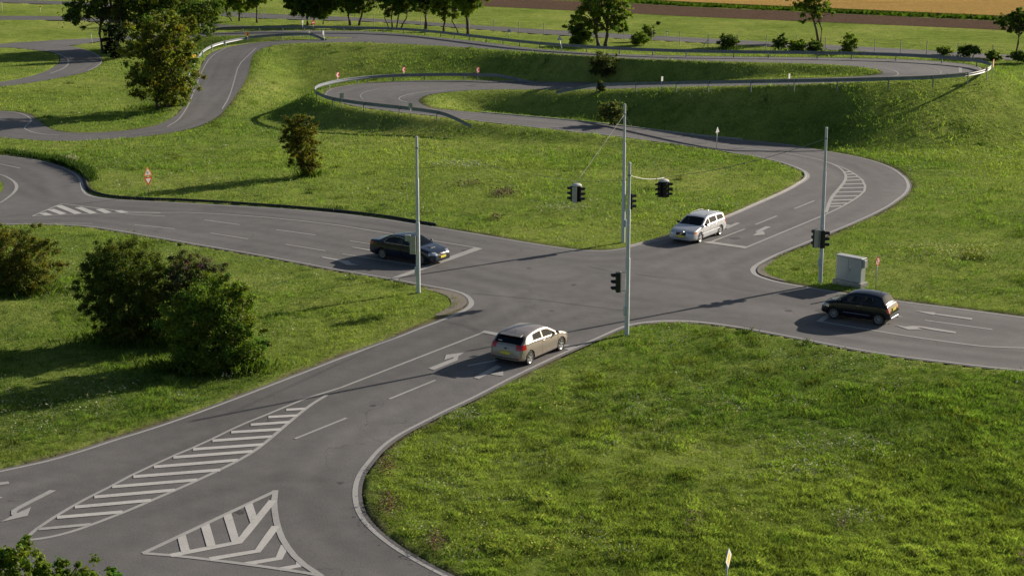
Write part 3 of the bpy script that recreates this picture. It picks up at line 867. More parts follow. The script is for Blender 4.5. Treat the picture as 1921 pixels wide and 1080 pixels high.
for (ox, oy, orad) in ((1077, 534, .16), (1035, 583, .12), (1378, 447, .35), (505, 792, .3), (992, 503, .14), (880, 470, .4), (1000, 640, .35), (1545, 583, .4), (1660, 575, .3), (1480, 583, .2), (1755, 603, .2), (700, 760, .14), (450, 960, .2), (640, 905, .12)):
    c = at(ox, oy); vs = [Vector((c.x + math.cos(a) * orad * rgo.uniform(.6, 1.25), c.y + math.sin(a) * orad * rgo.uniform(.6, 1.25), .006)) for a in [2 * PI * q / 14 for q in range(14)]]
    MB().add(vs, [tuple(range(14))]).build('oil_stain', M['oil'], road)
# cracks and a joint across the crossing
ck = plain('tar_seam', (0.05, 0.048, 0.046), 0.7)
for pts in ([(885, 550), (950, 556), (1010, 562), (1085, 572), (1160, 581), (1180, 584)], [(1190, 513), (1225, 519), (1250, 522)], [(1105, 500), (1150, 510)]):
    pline(pts, 0.035, 'tar_seam', ck)

# black rubber kerb along the far side of the left arm
KP = [(157.5, 329), (161, 340), (162.5, 349), (169, 357.5), (182, 364.5), (213, 370.5), (256, 373.5), (300, 375.3), (333, 376), (400, 379.5), (467, 384), (550, 389.5), (633, 397), (690, 403), (740, 409.5), (783, 417.5), (818, 423)]
kp = resample(smooth_line(W(KP), 1), 0.9)
kt = empty('rubber_kerb', kp[0]); tag(kt, 'long black rubber kerb curving along the far edge of the left road', 'kerb')
mbk = MB()
mbk.tube([p + Vector((0, 0, 0.06)) - kp[0] for p in kp], 0.10, 8)
mbk.build('tube', M['rubber'], kt, True)
for i in range(4, len(kp) - 2, 9):
    d = (kp[i + 1] - kp[i]).normalized()
    MB().tube([kp[i] - kp[0] + Vector((0, 0, .06)) - d * .04, kp[i] - kp[0] + Vector((0, 0, .06)) + d * .04], 0.11, 8).build('joint', M['trim'], kt, True)
# raised concrete kerbs where the photo shows them
def kerb(pts3, w_=0.16, h_=0.10):
    P = resample(pts3, 0.7); vs = []; fs = []
    for i, p in enumerate(P):
        a = P[max(i - 1, 0)]; b = P[min(i + 1, len(P) - 1)]; t = (b - a); t.z = 0; t.normalize(); n = Vector((-t.y, t.x, 0))
        for o_, z in ((0, -.1), (0, h_ - .015), (.015, h_), (w_ - .015, h_), (w_, h_ - .015), (w_, -.1)):
            vs.append(p + n * o_ + Vector((0, 0, z)))
    for i in range(len(P) - 1):
        for k_ in range(5):
            fs.append((i * 6 + k_, i * 6 + k_ + 1, i * 6 + 7 + k_, i * 6 + 6 + k_))
    o = MB().add(vs, fs).build('kerb', M['concrete']); o['kind'] = 'structure'; return o
kerb(offset(smooth_line(W(NORTH[31:46]), 1), 0.10), 0.16, 0.07)
lowR = [p.copy() for p in ribbons['low'][4]][:18]
kerb(offset(lowR, -0.02)[::-1], 0.16, 0.09)

# ------------------------------------------------------------------ fields beyond the fence
ang = math.atan2((at(1921, 58) - at(1000, 16)).y, (at(1921, 58) - at(1000, 16)).x)
M['plough'].node_tree.nodes['Mapping'].inputs['Rotation'].default_value[2] = -ang
M['wheat'].node_tree.nodes['Mapping'].inputs['Rotation'].default_value[2] = -ang
def sheet(name, px, z, mat):
    P = [at(x, y, z) for x, y in px]
    o = MB().add(P, [tuple(range(len(P)))]).build(name, mat); o['kind'] = 'structure'; return o
sheet('ploughed_field', [(2600, 96), (1921, 58), (1620, 45), (1300, 31.5), (1000, 16.5), (905, 12), (600, -2), (300, -16), (300, -28), (900, -6), (1000, -1), (1190, 7), (1300, 13.5), (1620, 28), (1870, 39.5), (2600, 76)], 0.05, M['plough'])
wp = [at(x, y, 0.0) for x, y in [(2600, 72), (1870, 36), (1620, 24.5), (1300, 10), (1190, 3.5), (1000, -5), (600, -24), (300, -40)]] + [at(300, -120, 0), at(2600, -70, 0)]
n_ = len(wp)
wm = MB().add([p + Vector((0, 0, .6)) for p in wp] + [p for p in wp], [tuple(range(n_))] + [(i, (i + 1) % n_, n_ + (i + 1) % n_, n_ + i) for i in range(n_)])
wfld = wm.build('wheat_field', M['wheat']); wfld['kind'] = 'structure'
for a, b in zip(wp[:7], wp[1:8]):
    pass
mg = [at(x, y, 0.0) for x, y in [(2600, 75), (1870, 38), (1620, 26.5), (1300, 12), (1190, 5.5), (1000, -3), (600, -22), (300, -38)]]
rgm = np.random.default_rng(3); mv = []; mf = []; mc = []; mb_ = 0
for a, b in zip(mg, mg[1:]):
    n_m = int((b - a).length * 9); t_ = rgm.random(n_m)
    for q in t_:
        p = a.lerp(b, float(q)); p.y += rgm.normal() * 0.8
        w_ = 0.5; h_ = rgm.uniform(.4, .95)
        mv += [(p.x - w_, p.y, 0), (p.x + w_, p.y + rgm.normal() * .2, 0), (p.x + rgm.normal() * .3, p.y, h_)]; mf.append((mb_, mb_ + 1, mb_ + 2)); mb_ += 3
        c = np.array([0.07, 0.12, 0.018]) * rgm.uniform(.6, 1.4); mc += [c] * 3
o_ = np_mesh('field_margin', np.array(mv), np.array(mf), M['grass'], colors=np.array(mc)); tag(o_, 'strip of rank green grass along the edge of the wheat', 'grass', kind='stuff')

# ------------------------------------------------------------------ grass and wild flowers
def blades(P, hgt, wid, lean, col, seed):
    """P (n,3) feet; one bent triangle pair per blade"""
    rg = np.random.default_rng(seed); n = len(P)
    a = rg.uniform(0, 2 * PI, n); la = rg.uniform(0, 2 * PI, n)
    d = np.column_stack([np.cos(a), np.sin(a), np.zeros(n)]) * (wid / 2)[:, None]
    L_ = np.column_stack([np.cos(la), np.sin(la), np.zeros(n)]) * (lean * hgt)[:, None]
    up = np.zeros((n, 3)); up[:, 2] = hgt
    v = np.empty((n, 4, 3)); v[:, 0] = P - d; v[:, 1] = P + d
    v[:, 2] = P + up * 0.62 + L_ * 0.4 + d * 0.55; v[:, 3] = P + up + L_
    f = np.empty((n, 2, 3), int); b = np.arange(n)[:, None] * 4
    f[:, 0] = b + [0, 1, 2]; f[:, 1] = b + [0, 2, 3]
    c = np.repeat(col[:, None, :], 4, 1)
    return v.reshape(-1, 3), f.reshape(-1, 3), c.reshape(-1, 3)

def scatter(n, y0, y1, seed, umax=0.46, power=1.0):
    rg = np.random.default_rng(seed)
    # even density on screen: depth spread like 1/y
    t = rg.random(n); iy = 1 / y0 ** power + t * (1 / y1 ** power - 1 / y0 ** power)
    y = iy ** (-1 / power); x = rg.uniform(-umax, umax, n) * y
    z, d = gz(x, y)
    return x, y, z, d, rg

def on_road(x, y, d, lim=0.7):
    near = np.where(d < lim)[0]; bad = d < 0.005
    for i in near:
        loc, nrm, idx, dist = all_flat.find_nearest(Vector((float(x[i]), float(y[i]), 0)), 0.05)
        bad[i] = loc is not None and dist < 0.035
    return bad

def grass_colors(x, y, rg, d):
    big = fbm(x, y, 16, 1); mid = fbm(x, y, 4.5, 2); sm = fbm(x, y, 1.3, 4)
    n = len(x)
    A = np.array([0.070, 0.134, 0.028]); B = np.array([0.162, 0.258, 0.050]); C = np.array([0.272, 0.345, 0.088]); D_ = np.array([0.27, 0.22, 0.11])
    t = np.clip((mid * .6 + sm * .4 - 0.36) * 3.2 + rg.normal(0, 0.16, n) + np.clip((y - 75) / 90, -.1, .45), 0, 1)[:, None]
    col = A * (1 - t) + B * t
    s = np.clip((big - 0.46) * 3.6 + rg.normal(0, 0.12, n), 0, 0.75)[:, None]
    col = col * (1 - s) + C * s
    dry = (rg.random(n) < 0.05 + 0.5 * np.clip(sm - 0.66, 0, 1) * 3)[:, None] * 0.65
    col = col * (1 - dry) + D_ * dry
    fine_ = vnoise(x, y, 0.38, 6)
    col = col * (rg.uniform(0.5, 1.4, n) * (0.7 + 0.62 * fine_))[:, None] * (0.80 + 0.42 * sm)[:, None]
    return col, sm, mid, big

VV = []; FF = []; CC = []; base = 0
def push(v, f, c):
    global base
    VV.append(v); FF.append(f + base); CC.append(c); base += len(v)

for (n, y0, y1, seed) in ((1450000, 42, 128, 11), (330000, 118, 215, 12)):
    x, y, z, d, rg = scatter(n, y0, y1, seed, power=1.6 if y0 < 100 else 1.0)
    keep = ~on_road(x, y, d)
    keep &= ~((d < 0.5) & (rg.random(n) < 0.35))
    x, y, z, d = x[keep], y[keep], z[keep], d[keep]
    rg = np.random.default_rng(seed + 50)
    col, sm, mid, big = grass_colors(x, y, rg, d)
    m = len(x); dist = y / 60
    hgt = (0.07 + 0.15 * np.clip(mid - 0.3, 0, 1) + 0.17 * np.clip(sm - 0.48, 0, 1)) * rg.uniform(0.55, 1.35, m)
    hgt *= (0.55 + 0.95 * vnoise(x, y, 0.33, 13)) * (1 + 0.35 * (dist > 1.6))
    hgt *= np.clip(0.45 + d, 0.45, 1)
    wid = 0.0145 * dist ** 0.9 * rg.uniform(0.7, 1.3, m) * (1.5 if y0 > 100 else 1)
    push(*blades(np.column_stack([x, y, z - 0.02]), hgt, wid, rg.uniform(0.15, 0.9, m), col, seed))
ix = np.random.default_rng(8).uniform(-50, -18, 26000); iy = np.random.default_rng(9).uniform(92, 124, 26000)
ok_ = inside(isle2, ix, iy); ix, iy = ix[ok_], iy[ok_]; rgi = np.random.default_rng(10)
ci, *_q = grass_colors(ix, iy, rgi, np.full(len(ix), 9.0))
push(*blades(np.column_stack([ix, iy, np.full(len(ix), .03)]), rgi.uniform(.08, .28, len(ix)), np.full(len(ix), .03), rgi.uniform(.2, .9, len(ix)), ci, 4))
grass = np_mesh('grass', np.concatenate(VV), np.concatenate(FF), M['grass'], colors=np.concatenate(CC))
tag(grass, 'short wild green grass covering the lawns and banks between the roads', 'grass', kind='stuff')

# taller weeds at the road edge by the rubber kerb and on scattered tufts
VV = []; FF = []; CC = []; base = 0
rgt = np.random.default_rng(5)
tx, ty, tz, td, _ = scatter(2800, 42, 190, 77, power=0.7)
sel = (fbm(tx, ty, 6, 21) > 0.56) & (td > 0.5)
for cx, cy, cz in zip(tx[sel], ty[sel], tz[sel]):
    k_ = 60; r_ = rgt.uniform(0.15, 0.45)
    px_ = cx + rgt.normal(0, r_, k_); py_ = cy + rgt.normal(0, r_, k_); zz, dd_ = gz(px_, py_)
    good = dd_ > 0.25
    px_, py_, zz = px_[good], py_[good], zz[good]; m = len(px_)
    if m == 0: continue
    c0 = np.array([0.080, 0.125, 0.025]) * rgt.uniform(0.7, 1.5) * np.array([rgt.uniform(0.9, 1.35), 1, rgt.uniform(0.8, 1.6)])
    col = c0[None] * rgt.uniform(0.7, 1.3, m)[:, None]
    push(*blades(np.column_stack([px_, py_, zz]), rgt.uniform(0.10, 0.30, m) * rgt.uniform(0.6, 1.2), np.full(m, 0.022) * (cy / 60) ** 0.8, rgt.uniform(0.2, 0.8, m), col, int(rgt.integers(1e6))))
for (px1, px2, hh, nn) in (((96, 306), (152, 330), 0.5, 2200), ((152, 328), (158, 345), 0.5, 900), ((2, 289), (96, 304), 0.3, 1200), ((600, 395), (640, 400), 0.2, 100)):
    a = at(*px1); b = at(*px2); t = rgt.random(nn)
    px_ = a.x + (b.x - a.x) * t + rgt.normal(0, .3, nn); py_ = a.y + (b.y - a.y) * t + 0.5 + np.abs(rgt.normal(0, .6, nn)); zz, dd_ = gz(px_, py_)
    g_ = dd_ > 0.15
    col = np.array([0.04, 0.075, 0.015])[None] * rgt.uniform(0.6, 1.5, g_.sum())[:, None]
    push(*blades(np.column_stack([px_, py_, zz])[g_], rgt.uniform(0.5, 1.2, g_.sum()) * hh, np.full(g_.sum(), 0.07), rgt.uniform(0.2, 0.7, g_.sum()), col, 99))
for (bx, by, rx_, ry_, nn) in ((20, 548, 95, 9, 1500), (235, 640, 80, 12, 1200), (362, 645, 60, 10, 700), (400, 694, 95, 9, 1900), (580, 333, 18, 3, 350), (304, 205, 50, 4, 700), (1366, 93, 25, 2, 150), (1500, 97, 50, 2, 300), (1590, 100, 20, 2, 120), (1820, 108, 50, 2, 300), (1150, 236, 30, 3, 250), (1137, 146, 30, 2, 200)):
    q = [at(bx + rgt.normal() * rx_ * .55, by + rgt.normal() * ry_ * .6) for _ in range(nn)]
    px_ = np.array([v.x for v in q]); py_ = np.array([v.y for v in q]); zz, dd_ = gz(px_, py_); g_ = dd_ > 0.3
    col = np.array([0.085, 0.135, 0.022])[None] * rgt.uniform(0.55, 1.4, g_.sum())[:, None]
    push(*blades(np.column_stack([px_, py_, zz])[g_], rgt.uniform(0.2, 0.6, g_.sum()), np.full(g_.sum(), 0.03 * (at(bx, by).y / 60) ** .8), rgt.uniform(0.2, 0.8, g_.sum()), col, 98))
weeds = np_mesh('tall_weeds', np.concatenate(VV), np.concatenate(FF), M['grass'], colors=np.concatenate(CC))
tag(weeds, 'clumps of taller dark weeds scattered through the grass', 'weeds', kind='stuff')

# wild flowers: small tilted flakes above the grass
VV = []; FF = []; CC = []; base = 0
def flakes(x, y, z, size, col, rg):
    n = len(x)
    a = rg.normal(size=(n, 3)); a[:, 2] = np.abs(a[:, 2]) + 1.2; a /= np.linalg.norm(a, axis=1)[:, None]
    u = np.cross(a, rg.normal(size=(n, 3))); u /= np.linalg.norm(u, axis=1)[:, None]; w_ = np.cross(a, u)
    P = np.column_stack([x, y, z]); s = size[:, None]
    v = np.stack([P - u * s, P + w_ * s * .8, P + u * s, P - w_ * s * .8], 1)
    b = np.arange(n)[:, None] * 4
    f = np.stack([b + [0, 1, 2], b + [0, 2, 3]], 1)
    push(v.reshape(-1, 3), f.reshape(-1, 3), np.repeat(col[:, None, :], 4, 1).reshape(-1, 3))
x, y, z, d, rg = scatter(255000, 42, 165, 31, power=1.3)
w_ = fbm(x, y, 7, 33); w2 = fbm(x, y, 1.6, 35)
sel = (w_ * 0.55 + w2 * 0.45 > 0.580) & (d > 0.4) & (rg.random(len(x)) < 0.55)
x, y, z = x[sel], y[sel], z[sel]; n = len(x)
flakes(x, y, z + rg.uniform(0.12, 0.34, n), (0.020 + 0.018 * (rg.random(n) < .35)) * (y / 60) ** 0.9 * rg.uniform(0.6, 1.4, n), np.array([0.40, 0.43, 0.28])[None] * rg.uniform(0.6, 1.1, n)[:, None], rg)
for (cx, cy, rx, ry, n, c_) in ((1000, 1030, 160, 30, 420, (0.62, 0.60, 0.12)), (1800, 483, 70, 16, 420, (0.60, 0.60, 0.20)), (1720, 470, 60, 12, 160, (0.60, 0.60, 0.22)), (860, 990, 90, 50, 160, (0.60, 0.58, 0.12)),
                                (1390, 970, 70, 20, 110, (0.62, 0.60, 0.14)), (1060, 760, 40, 12, 60, (0.6, 0.6, 0.12)), (1560, 840, 160, 30, 420, (0.50, 0.52, 0.38)), (1500, 890, 110, 24, 260, (0.5, 0.52, 0.38)), (1600, 975, 60, 14, 150, (0.5, 0.52, 0.38)), (860, 315, 60, 6, 200, (0.5, 0.52, 0.38)), (1060, 395, 60, 8, 160, (0.5, 0.52, 0.36)), (870, 785, 26, 12, 110, (0.5, 0.52, 0.38)), (130, 300, 18, 5, 160, (0.5, 0.48, 0.3)), (1840, 640, 60, 0, 1, (0.5, 0.5, 0.3)),
                                (725, 882, 20, 20, 260, (0.17, 0.085, 0.06)), (728, 955, 26, 22, 420, (0.19, 0.08, 0.07)), (818, 1025, 20, 20, 330, (0.17, 0.085, 0.075)), (1300, 985, 28, 30, 200, (0.17, 0.10, 0.10)), (945, 368, 30, 8, 380, (0.16, 0.10, 0.08)), (880, 350, 40, 6, 200, (0.16, 0.10, 0.08)), (930, 411, 14, 6, 120, (0.16, 0.10, 0.08)), (1580, 990, 14, 14, 70, (0.22, 0.10, 0.14)), (1918, 1045, 10, 12, 60, (0.3, 0.10, 0.2)), (905, 738, 8, 8, 80, (0.24, 0.14, 0.09))):
    for q in range(n):
        px_ = cx + rg.normal() * rx * 0.5; py_ = cy + rg.normal() * max(ry, 1) * 0.5
        p = at(px_, py_); zz, dd_ = gz(np.array([p.x]), np.array([p.y]))
        if dd_[0] < 0.3: continue
        flakes(np.array([p.x]), np.array([p.y]), zz + rg.uniform(0.08, 0.36, 1), np.array([0.03 * (p.y / 60) ** 0.9 * rg.uniform(0.8, 1.7)]), np.array([c_]) * rg.uniform(0.6, 1.15), rg)
fl = np_mesh('wildflowers', np.concatenate(VV), np.concatenate(FF), M['petal'], colors=np.concatenate(CC))
tag(fl, 'tiny white, yellow and reddish wildflowers dotted over the lawns', 'wildflowers', kind='stuff')

# ------------------------------------------------------------------ trees and bushes
def on_plane(px, py, Y):
    r_ = ray(px, py); t = Y / r_.y
    return Vector((r_.x * t, Y, CH + r_.z * t))

def leaves(centres, radii, per, size, col, seed, flat=0.7, var=0.3, sunlift=0.0):
    """leaf faces scattered round clump centres"""
    rg = np.random.default_rng(seed)
    n = len(centres) * per
    C = np.repeat(centres, per, 0); Rr = np.repeat(radii, per)
    d = rg.normal(size=(n, 3)); d /= np.linalg.norm(d, axis=1)[:, None]
    rad = np.clip(np.abs(rg.normal(0, 0.62, n)), 0, 1.7)
    P = C + d * (Rr * rad)[:, None] * np.array([1, 1, flat])
    nr = d * 0.7 + rg.normal(size=(n, 3)) * 0.75 + np.array([0, 0, 0.45]); nr /= np.linalg.norm(nr, axis=1)[:, None]
    u = np.cross(nr, rg.normal(size=(n, 3))); u /= np.linalg.norm(u, axis=1)[:, None]; w_ = np.cross(nr, u)
    s = (size * rg.uniform(0.6, 1.35, n))[:, None]
    v = np.stack([P - u * s, P - w_ * s * 0.55, P + u * s, P + w_ * s * 0.55], 1)
    b = np.arange(n)[:, None] * 4
    f = np.stack([b + [0, 1, 2], b + [0, 2, 3]], 1)
    cl = np.repeat(rg.uniform(1 - var, 1 + var, len(centres)), per)
    hue = np.repeat(rg.normal(0, 0.12, len(centres)), per)
    c = np.array(col)[None] * (cl * rg.uniform(0.75, 1.28, n))[:, None]
    c[:, 0] *= 1 + hue + rg.normal(0, 0.12, n); c[:, 2] *= 1 - 0.4 * hue
    c = np.clip(c, 0.004, 0.8)
    return v.reshape(-1, 3), f.reshape(-1, 3), np.repeat(c[:, None, :], 4, 1).reshape(-1, 3)

def crown_mesh(name, parent, lobes, nclump, per, size, col, seed, clump=0.2, flat=0.75, hollow=0.35, extra=None):
    """lobes: (centre, rx, rz) local to the parent"""
    rg = np.random.default_rng(seed)
    cs = []; rs = []
    vol = np.array([l[1] ** 2 * l[2] for l in lobes]) ** 0.7; vol = vol / vol.sum()
    for (c, rx, rz), sh in zip(lobes, vol):
        k_ = max(4, int(nclump * sh))
        d = rg.normal(size=(k_, 3)); d /= np.linalg.norm(d, axis=1)[:, None]
        lump = 0.78 + 0.42 * vnoise(np.arctan2(d[:, 1], d[:, 0]) * 2.2 + 9, d[:, 2] * 2.6 + seed, 1.0, seed % 7)
        r_ = (hollow + (1 - hollow) * rg.random(k_) ** 0.6) * lump
        cs.append(np.array(c)[None] + d * r_[:, None] * np.array([rx, rx, rz]))
        rs.append(rg.uniform(0.65, 1.3, k_) * clump * (rx * rx * rz) ** (1 / 3))
    cs = np.concatenate(cs); rs = np.concatenate(rs)
    ctr = cs.mean(0); k_ = max(6, nclump // 3); pick = rg.integers(0, len(cs), k_)
    out = cs[pick] - ctr; spr = cs[pick] + out / (np.linalg.norm(out, axis=1)[:, None] + 1e-6) * rs[pick][:, None] * rg.uniform(.5, 1.2, k_)[:, None] + rg.normal(0, .1, (k_, 3)) * rs[pick][:, None]
    spr = spr[spr[:, 2] > 0.05 * abs(ctr[2])]
    cs = np.concatenate([cs, spr]); rs = np.concatenate([rs * 1.12, np.full(len(spr), rs.mean() * .6)])
    v, f, c = leaves(cs, rs, per, size, col, seed + 1, flat)
    if extra is not None:
        v2, f2, c2 = extra; f = np.concatenate([f, f2 + len(v)]); v = np.concatenate([v, v2]); c = np.concatenate([c, c2])
    o = np_mesh(name, v, f, M['leaf'], parent, colors=c)
    return o, cs

def tree(kind, base_px, crown_px, lab, cat='tree', group=None, trunks=((0, 0.16),), nclump=70, per=70, size=0.12, col=(0.045, 0.075, 0.014), seed=1, lobes=None, clump=0.22, base=None, hollow=0.35, depth_scale=1.0, limbs=12, extra=None):
    P = base if base is not None else hit(*base_px)
    P.z = gz1(P.x, P.y) if base is None else P.z
    t = empty(kind, P); tag(t, lab, cat, group)
    x0, y0, x1, y1 = crown_px
    a = on_plane(x0, y0, P.y) - P; b = on_plane(x1, y1, P.y) - P
    cx, cz = (a.x + b.x) / 2, (a.z + b.z) / 2
    rx, rz = (b.x - a.x) / 2, (a.z - b.z) / 2
    L_ = [((cx, 0, cz), rx * 0.9, rz * 0.9)] if lobes is None else [((cx + u * rx, w_ * rx, cz + v * rz), rx * k1, rz * k2) for (u, v, w_, k1, k2) in lobes]
    cr, cs = crown_mesh('crown' if cat == 'tree' else 'foliage', t, L_, nclump, per, size, col, seed, clump, hollow=hollow, extra=extra)
    rg = random.Random(seed)
    low = min(c[2] for c in cs)
    ci = 0
    for (dx, r0) in trunks:
        mb = MB()
        top = Vector((cx * 0.6 + dx * 1.6 + rg.uniform(-.2, .2), rg.uniform(-.4, .4), max(low * 0.7 + cz * 0.3, 0.6)))
        mid = Vector((dx * 1.2 + top.x * 0.3 + rg.uniform(-.12, .12), rg.uniform(-.15, .15), top.z * 0.5))
        apex = Vector((top.x + rg.uniform(-.3, .3) * rx * .3, rg.uniform(-.3, .3), cz + rz * 0.35))
        mb.tube([(dx, 0, -0.15), (dx + (mid.x - dx) * .3, 0, top.z * .18), mid, top, apex], [r0 * 1.25, r0, r0 * 0.85, r0 * 0.7, r0 * 0.25], 8)
        for _ in range(limbs):
            c = Vector(cs[rg.randrange(len(cs))])
            s_ = rg.uniform(0.25, 1.0); st = mid.lerp(top, s_) if s_ < .8 else top.lerp(apex, rg.random() * .6)
            if c.z < st.z: st = mid.lerp(top, 0.4)
            m_ = st.lerp(c, 0.5) + Vector((rg.uniform(-.1, .1) * rx, rg.uniform(-.1, .1) * rx, 0.12 * rz))
            mb.tube([st, m_, c], [r0 * 0.42, r0 * 0.26, r0 * 0.10], 5)
        mb.build('trunk' if cat == 'tree' else 'stem', M['bark'], t, True)
    return t

OL = (0.165, 0.180, 0.034); DK = (0.092, 0.135, 0.028); MD = (0.150, 0.205, 0.036); BR = (0.13, 0.18, 0.028); YL = (0.10, 0.105, 0.016)
def rl(n, seed, sx=.45, sz=.45, k=(.5, .75)):
    r_ = random.Random(seed)
    return [(r_.uniform(-sx, sx), r_.uniform(-sz, sz), r_.uniform(-.5, .5), r_.uniform(*k), r_.uniform(*k)) for _ in range(n)]

# the dark group on the left
tree('broadleaf_tree', (304, 204), (224, 26, 376, 200), 'large olive green tree standing left of the silver guardrail curve', trunks=((-.3, .16), (.35, .14), (0.6, .10)), nclump=330, per=110, size=0.13, col=OL, seed=3,
     lobes=[(-.15, .5, .2, .7, .5), (.35, .35, -.3, .7, .6), (-.35, -.05, 0, .75, .5), (.3, -.15, -.2, .75, .55), (-.25, -.55, 0, .7, .4), (.3, -.6, .1, .6, .42), (.5, .7, .3, .5, .35)], clump=.2, limbs=16)
tree('acacia_tree', (206, 100), (112, -120, 310, 50), 'tall dark tree with thin pale trunks at the far left', trunks=((-.9, .20), (.0, .17), (.7, .15)), nclump=260, per=100, size=0.17, col=DK, seed=5,
     lobes=[(-.5, -.5, 0, .6, .4), (.1, -.3, 0, .65, .45), (.5, -.55, .2, .6, .42), (0, .4, 0, .8, .5), (-.6, -.7, .2, .42, .3)], clump=.22)
tree('evergreen_bush', (214, 112), (190, 36, 242, 116), 'dark upright bush under the tall trees at the left', 'bush', trunks=((0, .08),), nclump=90, per=90, size=0.11, col=(0.014, 0.026, 0.008), seed=6, clump=.3)
tree('broadleaf_tree', (318, 84), (205, -110, 408, 76), 'broad dark tree behind the large olive tree', trunks=((-.3, .22), (.4, .2)), nclump=300, per=110, size=0.17, col=DK, seed=7,
     lobes=[(-.5, .3, 0, .65, .6), (0, .4, 0, .7, .5), (.1, -.3, .1, .7, .55), (.5, -.35, -.2, .65, .55), (-.45, -.5, 0, .65, .45), (.75, -.55, 0, .42, .38)], clump=.22)
tree('broadleaf_tree', (352, 66), (300, -60, 400, 52), 'mid green tree right of the dark group, top cut by the frame', trunks=((0, .18),), nclump=150, per=90, size=0.16, col=MD, seed=8, lobes=rl(6, 4), clump=.24)
for i, (bx, by, c4, lb_, cl_, tr_) in enumerate((
        ((449), 40, (390, -60, 496, 30), 'bushy tree with a short thick trunk, first of the row behind the guardrail', MD, ((0, .2), (-1.2, .12))),
        ((482), 43, (446, -60, 522, 22), 'slim tree with thin light foliage beside the bushy one behind the guardrail', BR, ((0, .17),)),
        ((577), 47, (530, -50, 620, 44), 'dense round tree whose foliage reaches the grass near the no entry sign', DK, ((0, .2), (.7, .14))),
        ((606), 46, (588, -20, 630, 28), 'small leaning tree beside the dense round tree', MD, ((0, .1),)),
        ((664), 48, (614, -60, 726, 30), 'wide tree with a forked trunk behind the guardrail', DK, ((-.6, .2), (.8, .2))),
        ((742), 52, (702, -60, 796, 36), 'multi stemmed tree behind the guardrail before the darkest trunk', DK, ((-.5, .14), (.2, .12), (.9, .12), (-1.1, .09))),
        ((799), 55, (758, -70, 846, 32), 'tree with one thick dark trunk in the row behind the guardrail', DK, ((0, .27),)),
        ((832), 59, (802, -60, 872, 40), 'tree with a slim trunk, second from the right end of the row', MD, ((0, .18),)),
        ((878), 64, (834, -70, 910, 38), 'last tree at the right end of the row behind the guardrail', MD, ((0, .24), (-1.4, .1))))):
    tree('broadleaf_tree', (bx, by), c4, lb_, group='trees in a row behind the upper guardrail', trunks=tr_, nclump=320, per=110, size=0.17, col=cl_, seed=20 + i, lobes=rl(8, 60 + i, .5, .45, (.5, .75)), clump=.2, limbs=9)
tree('acacia_tree', (1128, 88), (1064, -60, 1192, 66), 'big dark tree with a forked trunk behind the upper road', trunks=((-.35, .27), (.55, .27)), nclump=300, per=95, size=0.17, col=MD, seed=41,
     lobes=[(-.4, .4, 0, .5, .4), (.3, .5, 0, .55, .4), (0, 0, 0, .6, .4), (-.35, -.35, 0, .5, .35), (.45, -.3, .1, .5, .38), (.55, -.7, 0, .35, .25), (-.15, -.65, .1, .35, .25)], clump=.2, limbs=16)
tree('leafy_bush', (1080, 86), (1050, 32, 1108, 86), 'tall dark bush leaning against the big forked tree', 'bush', trunks=((0, .08),), nclump=110, per=80, size=0.14, col=DK, seed=42, lobes=rl(5, 5), clump=.3)
tree('acacia_tree', (1535, 80), (1473, -40, 1570, 46), 'lone tree with a slender trunk in front of the wheat field', trunks=((0, .19), (.35, .1)), nclump=150, per=85, size=0.17, col=MD, seed=43,
     lobes=[(-.45, .1, 0, .5, .4), (.35, .25, 0, .55, .5), (-.1, .5, 0, .6, .45), (.4, -.35, 0, .45, .35), (-.1, -.5, 0, .4, .3), (-.3, -.85, 0, .2, .1)], clump=.22)
tree('acacia_tree', (1906, 104), (1870, 10, 1960, 66), 'small tree with a crooked thin trunk at the right edge', trunks=((0, .14),), nclump=130, per=85, size=0.16, col=DK, seed=44,
     lobes=[(-.45, -.1, 0, .5, .5), (.1, .3, 0, .5, .55), (.5, 0, 0, .5, .6), (-.1, -.6, 0, .4, .3)], clump=.24)
tree('young_tree', (580, 333), (524, 208, 603, 326), 'small young tree with yellowing leaves alone on the lawn', trunks=((0, .07), (-.15, .05), (.15, .04)), nclump=260, per=90, size=0.065, col=(0.145, 0.140, 0.026), seed=45,
     lobes=[(-.25, .62, 0, .55, .38), (.2, .4, 0, .65, .45), (-.35, .15, 0, .7, .45), (.1, -.2, 0, .85, .45), (.3, -.55, 0, .75, .38), (.35, -.82, 0, .5, .22)], clump=.22)
